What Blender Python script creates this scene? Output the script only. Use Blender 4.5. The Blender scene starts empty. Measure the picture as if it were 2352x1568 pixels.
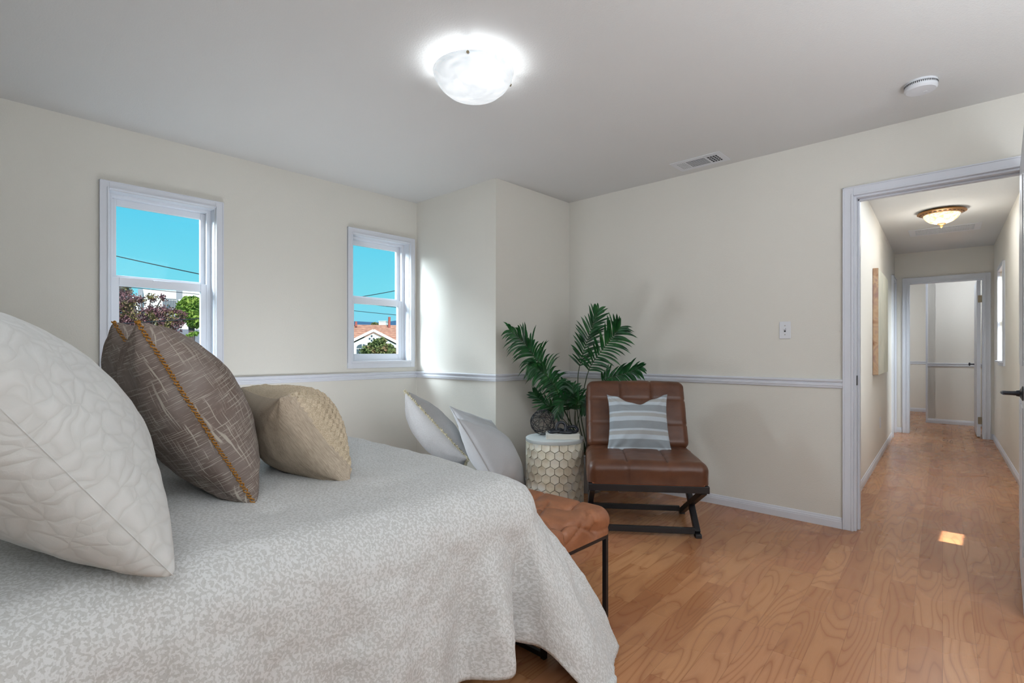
import bpy, bmesh, math, random
import numpy as np
from mathutils import Vector, Matrix, noise as mnoise

random.seed(7)
rng = np.random.default_rng(7)
PI = math.pi
COL = bpy.context.scene.collection
R = math.radians

# ------------------------------------------------------------------ helpers
def link(o, parent=None):
    COL.objects.link(o)
    if parent is not None:
        o.parent = parent
    return o

def tag(o, label=None, cat=None, group=None, kind=None):
    if label: o['label'] = label
    if cat: o['category'] = cat
    if group: o['group'] = group
    if kind: o['kind'] = kind
    return o

def empty(name, loc=(0, 0, 0), rz=0.0, label=None, cat=None, group=None, kind=None):
    o = bpy.data.objects.new(name, None)
    o.empty_display_size = 0.1
    o.location = loc
    o.rotation_euler = (0, 0, rz)
    link(o)
    return tag(o, label, cat, group, kind)

def mesh_obj(name, verts, faces, mat, parent=None, smooth=True, uvs=None, bevel=0.0, angle=40):
    me = bpy.data.meshes.new(name)
    me.from_pydata([tuple(v) for v in verts], [], faces)
    me.update()
    if uvs is not None:
        lay = me.uv_layers.new(name='UVMap')
        idx = np.zeros(len(me.loops), dtype=np.int32)
        me.loops.foreach_get('vertex_index', idx)
        lay.data.foreach_set('uv', np.asarray(uvs, dtype=np.float32)[idx].ravel())
    if mat: me.materials.append(mat)
    o = bpy.data.objects.new(name, me)
    link(o, parent)
    if smooth:
        for p in me.polygons: p.use_smooth = True
        try:
            me.set_sharp_from_angle(angle=R(angle))
        except Exception:
            pass
    if bevel > 0:
        m = o.modifiers.new('bevel', 'BEVEL')
        m.width = bevel; m.segments = 3; m.limit_method = 'ANGLE'; m.angle_limit = R(40)
    return o

class MB:
    """collects shapes into one mesh"""
    def __init__(s): s.v = []; s.f = []
    def add(s, v, f):
        n = len(s.v); s.v += [tuple(p) for p in v]; s.f += [tuple(i + n for i in q) for q in f]; return s
    def box(s, x0, x1, y0, y1, z0, z1, M=None):
        v = [Vector((x, y, z)) for x in (x0, x1) for y in (y0, y1) for z in (z0, z1)]
        if M is not None: v = [M @ p for p in v]
        f = [(0, 1, 3, 2), (4, 6, 7, 5), (0, 4, 5, 1), (2, 3, 7, 6), (0, 2, 6, 4), (1, 5, 7, 3)]
        return s.add(v, f)
    def bar(s, a, b, w, h, up=(0, 0, 1)):
        a = Vector(a); b = Vector(b); d = (b - a); L = d.length; d.normalize()
        up = Vector(up); sx = d.cross(up)
        if sx.length < 1e-5: sx = d.cross(Vector((1, 0, 0)))
        sx.normalize(); uz = sx.cross(d)
        v = []
        for p in (a, b):
            for i, j in ((-1, -1), (1, -1), (1, 1), (-1, 1)):
                v.append(p + sx * (i * w / 2) + uz * (j * h / 2))
        f = [(0, 1, 2, 3), (7, 6, 5, 4), (0, 4, 5, 1), (1, 5, 6, 2), (2, 6, 7, 3), (3, 7, 4, 0)]
        return s.add(v, f)
    def tube(s, pts, rad, n=8, closed=False, caps=True):
        pts = [Vector(p) for p in pts]; m = len(pts)
        rads = rad if isinstance(rad, (list, tuple)) else [rad] * m
        prev = None; v = []; f = []
        for i, p in enumerate(pts):
            if closed: t = pts[(i + 1) % m] - pts[i - 1]
            else: t = pts[min(i + 1, m - 1)] - pts[max(i - 1, 0)]
            if t.length < 1e-9: t = Vector((0, 0, 1))
            t.normalize()
            if prev is None:
                a = Vector((0, 0, 1)) if abs(t.z) < .9 else Vector((1, 0, 0))
                nx = t.cross(a).normalized()
            else:
                nx = (prev - t * prev.dot(t))
                nx = nx.normalized() if nx.length > 1e-6 else t.cross(Vector((0, 0, 1))).normalized()
            prev = nx; ny = t.cross(nx)
            for k in range(n):
                a = 2 * PI * k / n
                v.append(p + (nx * math.cos(a) + ny * math.sin(a)) * rads[i])
        for i in range(m if closed else m - 1):
            j = (i + 1) % m
            for k in range(n):
                l = (k + 1) % n
                f.append((i * n + k, i * n + l, j * n + l, j * n + k))
        if not closed and caps:
            f.append(tuple(range(n))[::-1]); f.append(tuple((m - 1) * n + k for k in range(n)))
        return s.add(v, f)
    def lathe(s, prof, n=48, M=None):
        v = []; f = []; m = len(prof)
        for k in range(n):
            a = 2 * PI * k / n
            for r, z in prof:
                p = Vector((r * math.cos(a), r * math.sin(a), z)); v.append(M @ p if M is not None else p)
        for k in range(n):
            l = (k + 1) % n
            for i in range(m - 1):
                f.append((k * m + i, l * m + i, l * m + i + 1, k * m + i + 1))
        return s.add(v, f)
    def prism(s, poly, z0, z1, M=None):
        n = len(poly)
        v = [Vector((x, y, z0)) for x, y in poly] + [Vector((x, y, z1)) for x, y in poly]
        if M is not None: v = [M @ p for p in v]
        f = [tuple(range(n))[::-1], tuple(range(n, 2 * n))]
        for i in range(n):
            j = (i + 1) % n; f.append((i, j, j + n, i + n))
        return s.add(v, f)
    def build(s, name, mat, parent=None, smooth=False, bevel=0.0, angle=40):
        o = mesh_obj(name, s.v, s.f, mat, parent, smooth, None, bevel, angle)
        bm = bmesh.new(); bm.from_mesh(o.data)
        bmesh.ops.recalc_face_normals(bm, faces=bm.faces); bm.to_mesh(o.data); bm.free()
        return o

def mat4(cx, cy, cz, loc):
    M = Matrix.Identity(4)
    for i, c in enumerate((cx, cy, cz)):
        for j in range(3): M[j][i] = c[j]
    for j in range(3): M[j][3] = loc[j]
    return M

# ------------------------------------------------------------------ materials
def srgb(r, g, b):
    def c(u):
        u /= 255.0
        return u / 12.92 if u <= .04045 else ((u + .055) / 1.055) ** 2.4
    return (c(r), c(g), c(b), 1.0)

class NT:
    def __init__(s, name):
        s.m = bpy.data.materials.new(name); s.m.use_nodes = True
        s.t = s.m.node_tree; s.t.nodes.clear()
        s.out = s.t.nodes.new('ShaderNodeOutputMaterial')
        s.b = s.t.nodes.new('ShaderNodeBsdfPrincipled')
        s.t.links.new(s.b.outputs[0], s.out.inputs[0])
    def n(s, typ, **kw):
        x = s.t.nodes.new(typ)
        for k, v in kw.items():
            if k.startswith('i_'):
                key = k[2:].replace('_', ' ')
                x.inputs[key].default_value = v
            else: setattr(x, k, v)
        return x
    def l(s, a, b): s.t.links.new(a, b)
    def math(s, op, a, b=None, c=None):
        x = s.t.nodes.new('ShaderNodeMath'); x.operation = op
        for i, q in enumerate((a, b, c)):
            if q is None: continue
            if isinstance(q, (int, float)): x.inputs[i].default_value = q
            else: s.l(q, x.inputs[i])
        return x.outputs[0]
    def mix(s, fac, a, b, blend='MIX'):
        x = s.t.nodes.new('ShaderNodeMix'); x.data_type = 'RGBA'; x.blend_type = blend
        for q, i in ((fac, 0), (a, 6), (b, 7)):
            if isinstance(q, (int, float, tuple)): x.inputs[i].default_value = q
            else: s.l(q, x.inputs[i])
        return x.outputs[2]
    def ramp(s, fac, stops):
        x = s.t.nodes.new('ShaderNodeValToRGB'); e = x.color_ramp.elements
        while len(e) > len(stops): e.remove(e[-1])
        while len(e) < len(stops): e.new(.5)
        for i, (p, c) in enumerate(stops):
            e[i].position = p; e[i].color = c if isinstance(c, tuple) else (c, c, c, 1)
        s.l(fac, x.inputs[0]); return x.outputs[0]
    def coord(s, kind='Object'):
        return s.t.nodes.new('ShaderNodeTexCoord').outputs[kind]
    def mapping(s, vec, scale=(1, 1, 1), rot=(0, 0, 0), loc=(0, 0, 0)):
        x = s.t.nodes.new('ShaderNodeMapping'); s.l(vec, x.inputs[0])
        x.inputs['Scale'].default_value = scale; x.inputs['Rotation'].default_value = rot
        x.inputs['Location'].default_value = loc
        return x.outputs[0]
    def noise(s, vec, scale, detail=2, rough=.5, dist=0.0):
        x = s.t.nodes.new('ShaderNodeTexNoise'); s.l(vec, x.inputs['Vector'])
        x.inputs['Scale'].default_value = scale; x.inputs['Detail'].default_value = detail
        x.inputs['Roughness'].default_value = rough; x.inputs['Distortion'].default_value = dist
        return x
    def bump(s, h, strength, dist=.01):
        x = s.t.nodes.new('ShaderNodeBump'); x.inputs['Strength'].default_value = strength
        x.inputs['Distance'].default_value = dist
        s.l(h, x.inputs['Height']); s.l(x.outputs[0], s.b.inputs['Normal']); return x
    def set(s, col=None, rough=None, metal=None, spec=None, **kw):
        if col is not None:
            if isinstance(col, tuple): s.b.inputs['Base Color'].default_value = col
            else: s.l(col, s.b.inputs['Base Color'])
        if rough is not None: s.b.inputs['Roughness'].default_value = rough
        if metal is not None: s.b.inputs['Metallic'].default_value = metal
        if spec is not None: s.b.inputs['Specular IOR Level'].default_value = spec
        return s.m

def plain(name, col, rough=.5, metal=0, spec=.5, bump=0, bscale=200, bdist=.002):
    t = NT(name)
    c = t.coord()
    n = t.noise(c, 8, 3)
    dark = tuple(x * .94 for x in col[:3]) + (1,)
    t.set(t.mix(n.outputs[0], dark, col), rough, metal, spec)
    if bump:
        n2 = t.noise(c, bscale, 3); t.bump(n2.outputs[0], bump, bdist)
    return t.m

def m_wall(name, col):
    t = NT(name); c = t.coord()
    n = t.noise(c, 1.3, 3)
    t.set(t.mix(n.outputs[0], tuple(x * .97 for x in col[:3]) + (1,), col), .75, 0, .25)
    n2 = t.noise(c, 130, 4, .6); t.bump(n2.outputs[0], .35, .0035)
    return t.m

M_WALL = m_wall('wall_paint', srgb(224, 220, 211))
M_CEIL = m_wall('ceiling_paint', srgb(222, 221, 219))
M_HALLW = m_wall('hall_paint', srgb(236, 231, 222))
M_TRIM = plain('white_trim_paint', srgb(222, 224, 231), .35, spec=.4)
M_DOOR = plain('white_door_paint', srgb(226, 228, 234), .35, spec=.4)
M_VINYL = plain('white_vinyl', srgb(228, 230, 236), .3, spec=.4)
M_PLASTIC = plain('white_plastic', srgb(225, 226, 230), .4)
M_BLACKMETAL = plain('black_metal', srgb(28, 27, 30), .38, spec=.5)
M_DARKSLOT = plain('dark_slot', srgb(38, 38, 40), .8)
M_BRONZE = plain('dark_bronze', srgb(50, 52, 58), .35, .6)
M_HINGE = plain('hinge_brass', srgb(135, 122, 100), .35, .7)

def m_floor():
    t = NT('laminate_floor'); c = t.coord()
    mp = t.mapping(c, rot=(0, 0, R(-3.7)))
    sep = t.n('ShaderNodeSeparateXYZ'); t.l(mp, sep.inputs[0])
    u, v = sep.outputs[0], sep.outputs[1]
    W = .0965
    us = t.math('DIVIDE', u, W); row = t.math('FLOOR', us); fu = t.math('FRACT', us)
    wn = t.n('ShaderNodeTexWhiteNoise', noise_dimensions='1D'); t.l(row, wn.inputs['W'])
    off = t.math('MULTIPLY', wn.outputs[0], 7.3)
    vs = t.math('ADD', t.math('DIVIDE', v, .70), off); idx = t.math('FLOOR', vs); fv = t.math('FRACT', vs)
    cell = t.n('ShaderNodeCombineXYZ'); t.l(row, cell.inputs[0]); t.l(idx, cell.inputs[1])
    wn2 = t.n('ShaderNodeTexWhiteNoise', noise_dimensions='2D'); t.l(cell.outputs[0], wn2.inputs['Vector'])
    rnd = wn2.outputs[0]
    # grain: contour lines of a stretched noise, offset per plank
    sc = t.n('ShaderNodeVectorMath', operation='SCALE'); t.l(wn2.outputs[1], sc.inputs[0]); sc.inputs['Scale'].default_value = 37.0
    ad = t.n('ShaderNodeVectorMath', operation='ADD'); t.l(mp, ad.inputs[0]); t.l(sc.outputs[0], ad.inputs[1])
    m2 = t.mapping(ad.outputs[0], scale=(1, .13, 1))
    n1 = t.noise(m2, 6.5, 1.5, .45)
    con = t.math('FRACT', t.math('MULTIPLY', n1.outputs[0], 17.0))
    con = t.math('ABSOLUTE', t.math('SUBTRACT', con, .5))
    lines = t.ramp(con, [(0.0, 1.0), (.08, .40), (.30, 0.0)])
    m3 = t.mapping(ad.outputs[0], scale=(1, .05, 1))
    fine = t.noise(m3, 260, 3, .6)
    base = t.ramp(rnd, [(0.0, srgb(174, 117, 78)), (.35, srgb(190, 134, 91)), (.7, srgb(204, 149, 104)), (1.0, srgb(182, 122, 87))])
    g = t.mix(t.math('MULTIPLY', lines, .62), base, srgb(140, 82, 50))
    g = t.mix(t.math('MULTIPLY', fine.outputs[0], .38), g, srgb(162, 104, 66))
    # joints
    eu = t.math('MINIMUM', fu, t.math('SUBTRACT', 1.0, fu))
    ev = t.math('MULTIPLY', t.math('MINIMUM', fv, t.math('SUBTRACT', 1.0, fv)), 7.2)
    # full plank seams every second strip are darker
    e = t.math('MINIMUM', eu, ev)
    j = t.math('LESS_THAN', e, .012)
    col = t.mix(t.math('MULTIPLY', j, .30), g, srgb(95, 55, 32))
    t.set(col, .27, 0, .5)
    rr = t.noise(c, 3, 2)
    t.l(t.math('ADD', t.math('MULTIPLY', rr.outputs[0], .12), .21), t.b.inputs['Roughness'])
    t.bump(t.math('SUBTRACT', 1.0, t.math('MULTIPLY', j, .5)), .15, .001)
    return t.m
M_FLOOR = m_floor()

def m_leather(name, c1, c2, rough=.38):
    t = NT(name); c = t.coord()
    n = t.noise(c, 6, 4, .6); n2 = t.noise(c, 22, 4, .7)
    f = t.math('ADD', t.math('MULTIPLY', n.outputs[0], .65), t.math('MULTIPLY', n2.outputs[0], .35))
    t.set(t.ramp(f, [(.3, c1), (.7, c2)]), rough, 0, .45)
    v = t.n('ShaderNodeTexVoronoi'); t.l(c, v.inputs['Vector']); v.inputs['Scale'].default_value = 420
    t.bump(v.outputs['Distance'], .12, .001)
    return t.m
M_LEATHER = m_leather('brown_leather', srgb(74, 43, 28), srgb(106, 65, 43))
M_LEATHER2 = m_leather('cognac_leather', srgb(118, 72, 48), srgb(178, 118, 82), .45)
M_LEATHERPIPE = plain('leather_piping', srgb(150, 88, 55), .5)

def m_duvet():
    t = NT('mottled_duvet'); c = t.coord('UV')
    d = t.noise(c, 70, 2)
    dv = t.n('ShaderNodeVectorMath', operation='SCALE'); t.l(d.outputs[1], dv.inputs[0]); dv.inputs['Scale'].default_value = .012
    ad = t.n('ShaderNodeVectorMath', operation='ADD'); t.l(c, ad.inputs[0]); t.l(dv.outputs[0], ad.inputs[1])
    n = t.noise(ad.outputs[0], 150, 1, .4); big = t.noise(c, 7, 2)
    th = t.math('ADD', n.outputs[0], t.math('MULTIPLY', big.outputs[0], .16))
    f1 = t.ramp(th, [(.555, 0.0), (.60, 1.0)])
    v = t.n('ShaderNodeTexVoronoi', feature='F1'); t.l(ad.outputs[0], v.inputs['Vector']); v.inputs['Scale'].default_value = 150
    f2 = t.ramp(v.outputs['Distance'], [(.18, 1.0), (.26, 0.0)])
    n3 = t.noise(ad.outputs[0], 290, 1, .4); f3 = t.ramp(n3.outputs[0], [(.56, 0.0), (.60, 1.0)])
    f = t.math('MINIMUM', t.math('ADD', t.math('ADD', t.math('MULTIPLY', f1, .75), t.math('MULTIPLY', f2, .25)), t.math('MULTIPLY', f3, .3)), 1.0)
    col = t.mix(f, srgb(212, 212, 211), srgb(187, 186, 183))
    t.set(col, .85, 0, .15)
    w = t.noise(c, 900, 2); n5 = t.noise(c, 16, 4, .6)
    h = t.math('ADD', t.math('MULTIPLY', w.outputs[0], .08), t.math('MULTIPLY', n5.outputs[0], 1.0))
    t.bump(h, .3, .010)
    t.b.inputs['Sheen Weight'].default_value = .15
    return t.m
M_DUVET = m_duvet()

def m_matelasse():
    t = NT('white_matelasse'); c = t.coord()
    d = t.noise(c, 9, 2)
    dv = t.n('ShaderNodeVectorMath', operation='SCALE'); t.l(d.outputs[1], dv.inputs[0]); dv.inputs['Scale'].default_value = .12
    ad = t.n('ShaderNodeVectorMath', operation='ADD'); t.l(c, ad.inputs[0]); t.l(dv.outputs[0], ad.inputs[1])
    mp = t.mapping(ad.outputs[0], scale=(1, 1.7, 1))
    v = t.n('ShaderNodeTexVoronoi', feature='DISTANCE_TO_EDGE'); t.l(mp, v.inputs['Vector']); v.inputs['Scale'].default_value = 19
    h = t.ramp(v.outputs['Distance'], [(0.0, 0.0), (.10, .35), (.25, .75), (.6, 1.0)])
    fz = t.noise(c, 500, 3, .7)
    hh = t.math('ADD', h, t.math('MULTIPLY', fz.outputs[0], .10))
    t.set(t.mix(h, srgb(195, 195, 192), srgb(207, 207, 205)), .95, 0, .1)
    t.bump(hh, .16, .010)
    t.b.inputs['Sheen Weight'].default_value = .3
    return t.m
M_MATEL = m_matelasse()

def m_tweed():
    t = NT('brown_grey_slub'); c = t.coord()
    def streak(sx, sy, sc, lo, hi):
        mp = t.mapping(c, scale=(sx, sy, .03)); n = t.noise(mp, sc, 2, .5)
        return t.ramp(n.outputs[0], [(lo, 0.0), (hi, 1.0)])
    a = streak(.02, 1, 420, .585, .64); b = streak(1, .02, 440, .595, .65)
    f = t.math('MAXIMUM', a, b)
    n = t.noise(c, 7, 3)
    base = t.ramp(n.outputs[0], [(.35, srgb(122, 106, 98)), (.65, srgb(150, 139, 133))])
    w = t.noise(c, 700, 2)
    base = t.mix(t.math('MULTIPLY', w.outputs[0], .35), base, srgb(90, 78, 72))
    t.set(t.mix(t.math('MULTIPLY', f, .6), base, srgb(200, 192, 178)), .9, 0, .1)
    t.bump(t.math('ADD', f, w.outputs[0]), .3, .0015)
    return t.m
M_TWEED = m_tweed()

def m_fabric(name, c1, c2, sx=1.0, sy=1.0, scale=500, bump=.3, big=6):
    t = NT(name); c = t.coord()
    mp = t.mapping(c, scale=(sx, sy, 1)); n = t.noise(mp, scale, 3, .6); g = t.noise(c, big, 2)
    f = t.math('ADD', t.math('MULTIPLY', n.outputs[0], .7), t.math('MULTIPLY', g.outputs[0], .3))
    t.set(t.ramp(f, [(.35, c1), (.62, c2)]), .9, 0, .1)
    t.bump(n.outputs[0], bump, .0015)
    return t.m
M_OCHRE = m_fabric('ochre_thread', srgb(150, 100, 40), srgb(186, 132, 62), scale=300)
M_FRINGE = m_fabric('cream_thread', srgb(176, 168, 140), srgb(210, 202, 178), scale=300)
M_SAND = m_fabric('sand_weave', srgb(162, 146, 128), srgb(196, 181, 162), 1, .06, 420, .3)
M_ROPE = m_fabric('braided_rope', srgb(176, 158, 132), srgb(216, 200, 176), scale=260, bump=.5)
M_GREYLINEN = m_fabric('grey_linen', srgb(168, 166, 165), srgb(190, 189, 189), .15, 1, 420, .3)
M_WHITELINEN = m_fabric('pale_linen', srgb(188, 190, 193), srgb(204, 206, 209), scale=500, bump=.15)
M_CREAMFAB = m_fabric('cream_boucle', srgb(186, 180, 164), srgb(206, 200, 186), scale=300, bump=.4)
M_MATTRESS = m_fabric('mattress_ticking', srgb(190, 188, 184), srgb(205, 204, 200))

def m_stripes():
    t = NT('striped_cushion'); c = t.coord()
    sep = t.n('ShaderNodeSeparateXYZ'); t.l(c, sep.inputs[0])
    y = t.math('MULTIPLY_ADD', sep.outputs[1], 1 / .41, .5)
    G, Wt, B = srgb(150, 156, 160), srgb(192, 201, 208), srgb(172, 172, 170)
    x = t.n('ShaderNodeValToRGB'); x.color_ramp.interpolation = 'CONSTANT'; t.l(y, x.inputs[0])
    stops = [(0, B), (.09, Wt), (.125, G), (.24, Wt), (.31, B), (.37, Wt), (.40, G), (.52, Wt), (.59, B), (.65, Wt), (.68, G), (.79, Wt), (.85, B), (.91, Wt), (.94, G)]
    e = x.color_ramp.elements
    while len(e) < len(stops): e.new(.5)
    for i, (p, cc) in enumerate(stops): e[i].position = p; e[i].color = cc
    w = t.noise(t.mapping(c, scale=(1, .2, 1)), 600, 2)
    t.set(t.mix(t.math('MULTIPLY', w.outputs[0], .25), x.outputs[0], srgb(120, 124, 128)), .9, 0, .1)
    t.bump(w.outputs[0], .2, .001)
    return t.m
M_STRIPE = m_stripes()

def m_ceramic():
    t = NT('weathered_cream_tiles'); c = t.coord()
    n = t.noise(c, 9, 4, .6)
    t.set(t.ramp(n.outputs[0], [(.3, srgb(214, 205, 180)), (.5, srgb(228, 223, 206)), (.75, srgb(218, 222, 220))]), .45, 0, .4)
    return t.m
M_TILE = m_ceramic()
M_GROUT = plain('rust_grout', srgb(104, 78, 56), .8)
M_TABLETOP = plain('grey_wash_top', srgb(196, 202, 202), .4)

def m_leaf():
    t = NT('palm_leaf'); c = t.coord()
    n = t.noise(c, 14, 2)
    t.set(t.ramp(n.outputs[0], [(.3, srgb(14, 52, 26)), (.6, srgb(30, 88, 42)), (.8, srgb(62, 112, 48))]), .4, 0, .5)
    return t.m
M_LEAF = m_leaf()
M_STEM = plain('palm_stem', srgb(52, 70, 42), .5)
M_POT = plain('grey_pot', srgb(176, 178, 180), .5)
M_MOSS = plain('dry_moss', srgb(96, 84, 60), .95, bump=.8, bscale=60, bdist=.01)
M_BLACKVINE = plain('black_vine', srgb(28, 28, 33), .45)
M_CHAIN = plain('dark_navy_resin', srgb(26, 30, 40), .28)
M_BOOK = plain('white_cover', srgb(226, 224, 218), .45)
M_PAGES = plain('page_block', srgb(214, 210, 200), .8)

def m_emit(name, col, strength, base=(.9, .9, .9, 1)):
    t = NT(name); t.set(base, .3)
    t.b.inputs['Emission Color'].default_value = col
    t.b.inputs['Emission Strength'].default_value = strength
    return t.m

# ------------------------------------------------------------------ shell
CH = 2.44
XA, YB, XD, YC = -3.855, 2.846, -2.844, 3.78
XR, YN = 1.30, -0.80
H0 = (-.762, 3.90); HA = R(3.7)
def hall(u, v):  # hall frame -> world
    return (H0[0] + u * math.cos(HA) - v * math.sin(HA), H0[1] + u * math.sin(HA) + v * math.cos(HA))

def wall(name, org, ang, L, T, mat, holes=(), z0=0.0, z1=CH):
    """inner face on local y=0, thickness toward local +y; holes are (s0,s1,z0,z1)"""
    ss = sorted({0.0, L} | {h[i] for h in holes for i in (0, 1)})
    zs = sorted({z0, z1} | {h[i] for h in holes for i in (2, 3)})
    def solid(i, j):
        if i < 0 or j < 0 or i >= len(ss) - 1 or j >= len(zs) - 1: return False
        s = (ss[i] + ss[i + 1]) / 2; z = (zs[j] + zs[j + 1]) / 2
        return not any(h[0] < s < h[1] and h[2] < z < h[3] for h in holes)
    v = []; f = []
    def q(*p): n = len(v); v.extend(p); f.append((n, n + 1, n + 2, n + 3))
    for i in range(len(ss) - 1):
        for j in range(len(zs) - 1):
            if not solid(i, j): continue
            a, b, c, d = ss[i], ss[i + 1], zs[j], zs[j + 1]
            q((a, 0, c), (b, 0, c), (b, 0, d), (a, 0, d)); q((b, T, c), (a, T, c), (a, T, d), (b, T, d))
            if not solid(i - 1, j): q((a, T, c), (a, 0, c), (a, 0, d), (a, T, d))
            if not solid(i + 1, j): q((b, 0, c), (b, T, c), (b, T, d), (b, 0, d))
            if not solid(i, j - 1): q((a, T, c), (b, T, c), (b, 0, c), (a, 0, c))
            if not solid(i, j + 1): q((a, 0, d), (b, 0, d), (b, T, d), (a, T, d))
    o = mesh_obj(name, v, f, mat, smooth=False)
    bm = bmesh.new(); bm.from_mesh(o.data); bmesh.ops.remove_doubles(bm, verts=bm.verts, dist=1e-5)
    bm.to_mesh(o.data); bm.free()
    o.location = (org[0], org[1], 0); o.rotation_euler = (0, 0, ang)
    o['kind'] = 'structure'
    return o

WZ0, WZ1 = 1.012, 2.063           # window openings
W1 = (.620, 1.194); W2 = (2.206, 2.770)
TW = .16
wall('wall_left', (XA, YN - .12), PI / 2, YB + TW - (YN - .12), TW, M_WALL,
     [(W1[0] - YN + .12, W1[1] - YN + .12, WZ0, WZ1), (W2[0] - YN + .12, W2[1] - YN + .12, WZ0, WZ1)])
wall('wall_alcove', (XA, YB), 0, XD - .12 - XA, .12, M_WALL)
wall('wall_corner', (XD, YB), PI / 2, YC - YB + .12, .12, M_WALL)
DX0, DX1, DZ = -.672, .100, 2.062
wall('wall_far', (XD, YC), 0, XR - XD + .12, .12, M_WALL, [(DX0 - XD, DX1 - XD, 0, DZ)])
wall('wall_right', (XR, YC), -PI / 2, YC - YN + .12, .12, M_WALL)
wall('wall_near', (XR, YN), PI, XR - XA, .12, M_WALL)
# hall
HW, HL = 1.006, 4.96
wall('wall_hall_left', hall(0, .008), PI / 2 + HA, HL + .10, .12, M_HALLW, [(4.40, 4.90, 0, 2.03)])
wall('wall_hall_right', hall(HW, HL), -PI / 2 + HA, HL - .05, .12, M_HALLW, [(HL - 4.08, HL - 3.50, 1.0, 2.0)])
wall('wall_hall_end', hall(-.12, HL), HA, 1.30, .12, M_HALLW, [(.12 + .145, .12 + .915, 0, 2.04)])
# room beyond the hall
wall('wall_beyond_right', (-.855, 10.38), 0, 2.9, .12, M_HALLW)
wall('wall_beyond_side', (-.855, 12.15), -PI / 2, 1.77, .1, M_HALLW)
wall('wall_beyond_far', (-2.6, 12.15), 0, 1.85, .12, M_HALLW)
wall('wall_beyond_left', (-2.5, 8.6), PI / 2, 3.6, .12, M_HALLW)
wall('wall_beyond_end', (2.0, 12.2), -PI / 2, 3.6, .12, M_HALLW)
wall('wall_beyond_near_left', (-1.2, 8.9), PI, 1.4, .1, M_HALLW)
wall('wall_beyond_near_right', (2.1, 8.95), PI, 1.9, .1, M_HALLW)

fl = MB().box(-4.1, 2.2, -1.0, 12.4, -.12, 0).build('floor', M_FLOOR); fl['kind'] = 'structure'
cl = MB().box(-4.05, 2.2, -1.0, 12.4, CH, CH + .12).build('ceiling', M_CEIL); cl['kind'] = 'structure'

# mouldings: profile in (out, z), run a->b along wall, out = right-hand side normal
RAIL = [(0, .871), (.010, .873), (.013, .880), (.013, .886), (.018, .889), (.018, .900), (.013, .903), (.013, .909), (.021, .912), (.024, .918), (.024, .924), (.018, .928), (0, .928)]
BASE = [(0, 0), (.013, 0), (.013, .040), (.011, .044), (.011, .050), (.007, .056), (.006, .062), (.003, .067), (0, .068)]
def moulding(name, a, b, prof, nrm, mat=M_TRIM, e0=0.0, e1=0.0):
    """e0/e1: mitre slope at each end (length change per unit out)"""
    a = Vector((*a, 0)); b = Vector((*b, 0)); d = (b - a).normalized(); n = Vector((*nrm, 0)).normalized()
    mb = MB(); k = len(prof); v = []
    for p, e in ((a, e0), (b, e1)):
        for o_, z in prof: v.append(p + n * o_ + d * (e * o_) + Vector((0, 0, z)))
    f = [tuple(range(k)), tuple(range(k, 2 * k))[::-1]] + [(i, (i + 1) % k, (i + 1) % k + k, i + k) for i in range(k)]
    mb.add(v, f); o = mb.build(name, mat); o['kind'] = 'structure'
    return o
NX, NY = (1, 0), (0, -1)
for nm, prof in (('trim', RAIL), ('baseboard', BASE)):
    moulding(nm + ('_left' if nm == 'baseboard' else '_1'), (XA, YN), (XA, YB), prof, NX, e1=-1)
    moulding(nm + ('_alcove' if nm == 'baseboard' else '_2'), (XA, YB), (XD, YB), prof, NY, e0=1, e1=1)
    moulding(nm + ('_corner' if nm == 'baseboard' else '_3'), (XD, YB), (XD, YC), prof, NX, e0=-1, e1=-1)
    moulding(nm + ('_far' if nm == 'baseboard' else '_4'), (XD, YC), (DX0 - .051, YC), prof, NY, e0=1)
    moulding(nm + ('_right' if nm == 'baseboard' else '_5'), (DX1 + .065, YC), (XR, YC), prof, NY, e1=-1)
hu = (math.cos(HA), math.sin(HA)); hv = (-math.sin(HA), math.cos(HA))
moulding('baseboard_hall_left', hall(0, .12), hall(0, 4.335), BASE, hu)
moulding('baseboard_hall_right', hall(HW, .12), hall(HW, HL), BASE, (-hu[0], -hu[1]))
moulding('baseboard_hall_end_right', hall(.98, HL), hall(HW, HL), BASE, (-hv[0], -hv[1]))
moulding('baseboard_hall_end_left', hall(0, HL), hall(.08, HL), BASE, (-hv[0], -hv[1]))
moulding('baseboard_beyond_right', (-.855, 10.38), (2.0, 10.38), BASE, NY)
moulding('trim_6', (-.855, 10.38), (2.0, 10.38), RAIL, NY)
moulding('baseboard_beyond_far', (-2.5, 12.15), (-.95, 12.15), BASE, NY)
moulding('trim_7', (-2.5, 12.15), (-.95, 12.15), RAIL, NY)
t_ = MB().box(-.875, -.85, 10.36, 10.385, .0, CH - .001).build('trim_8', M_TRIM); t_['kind'] = 'structure'

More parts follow.
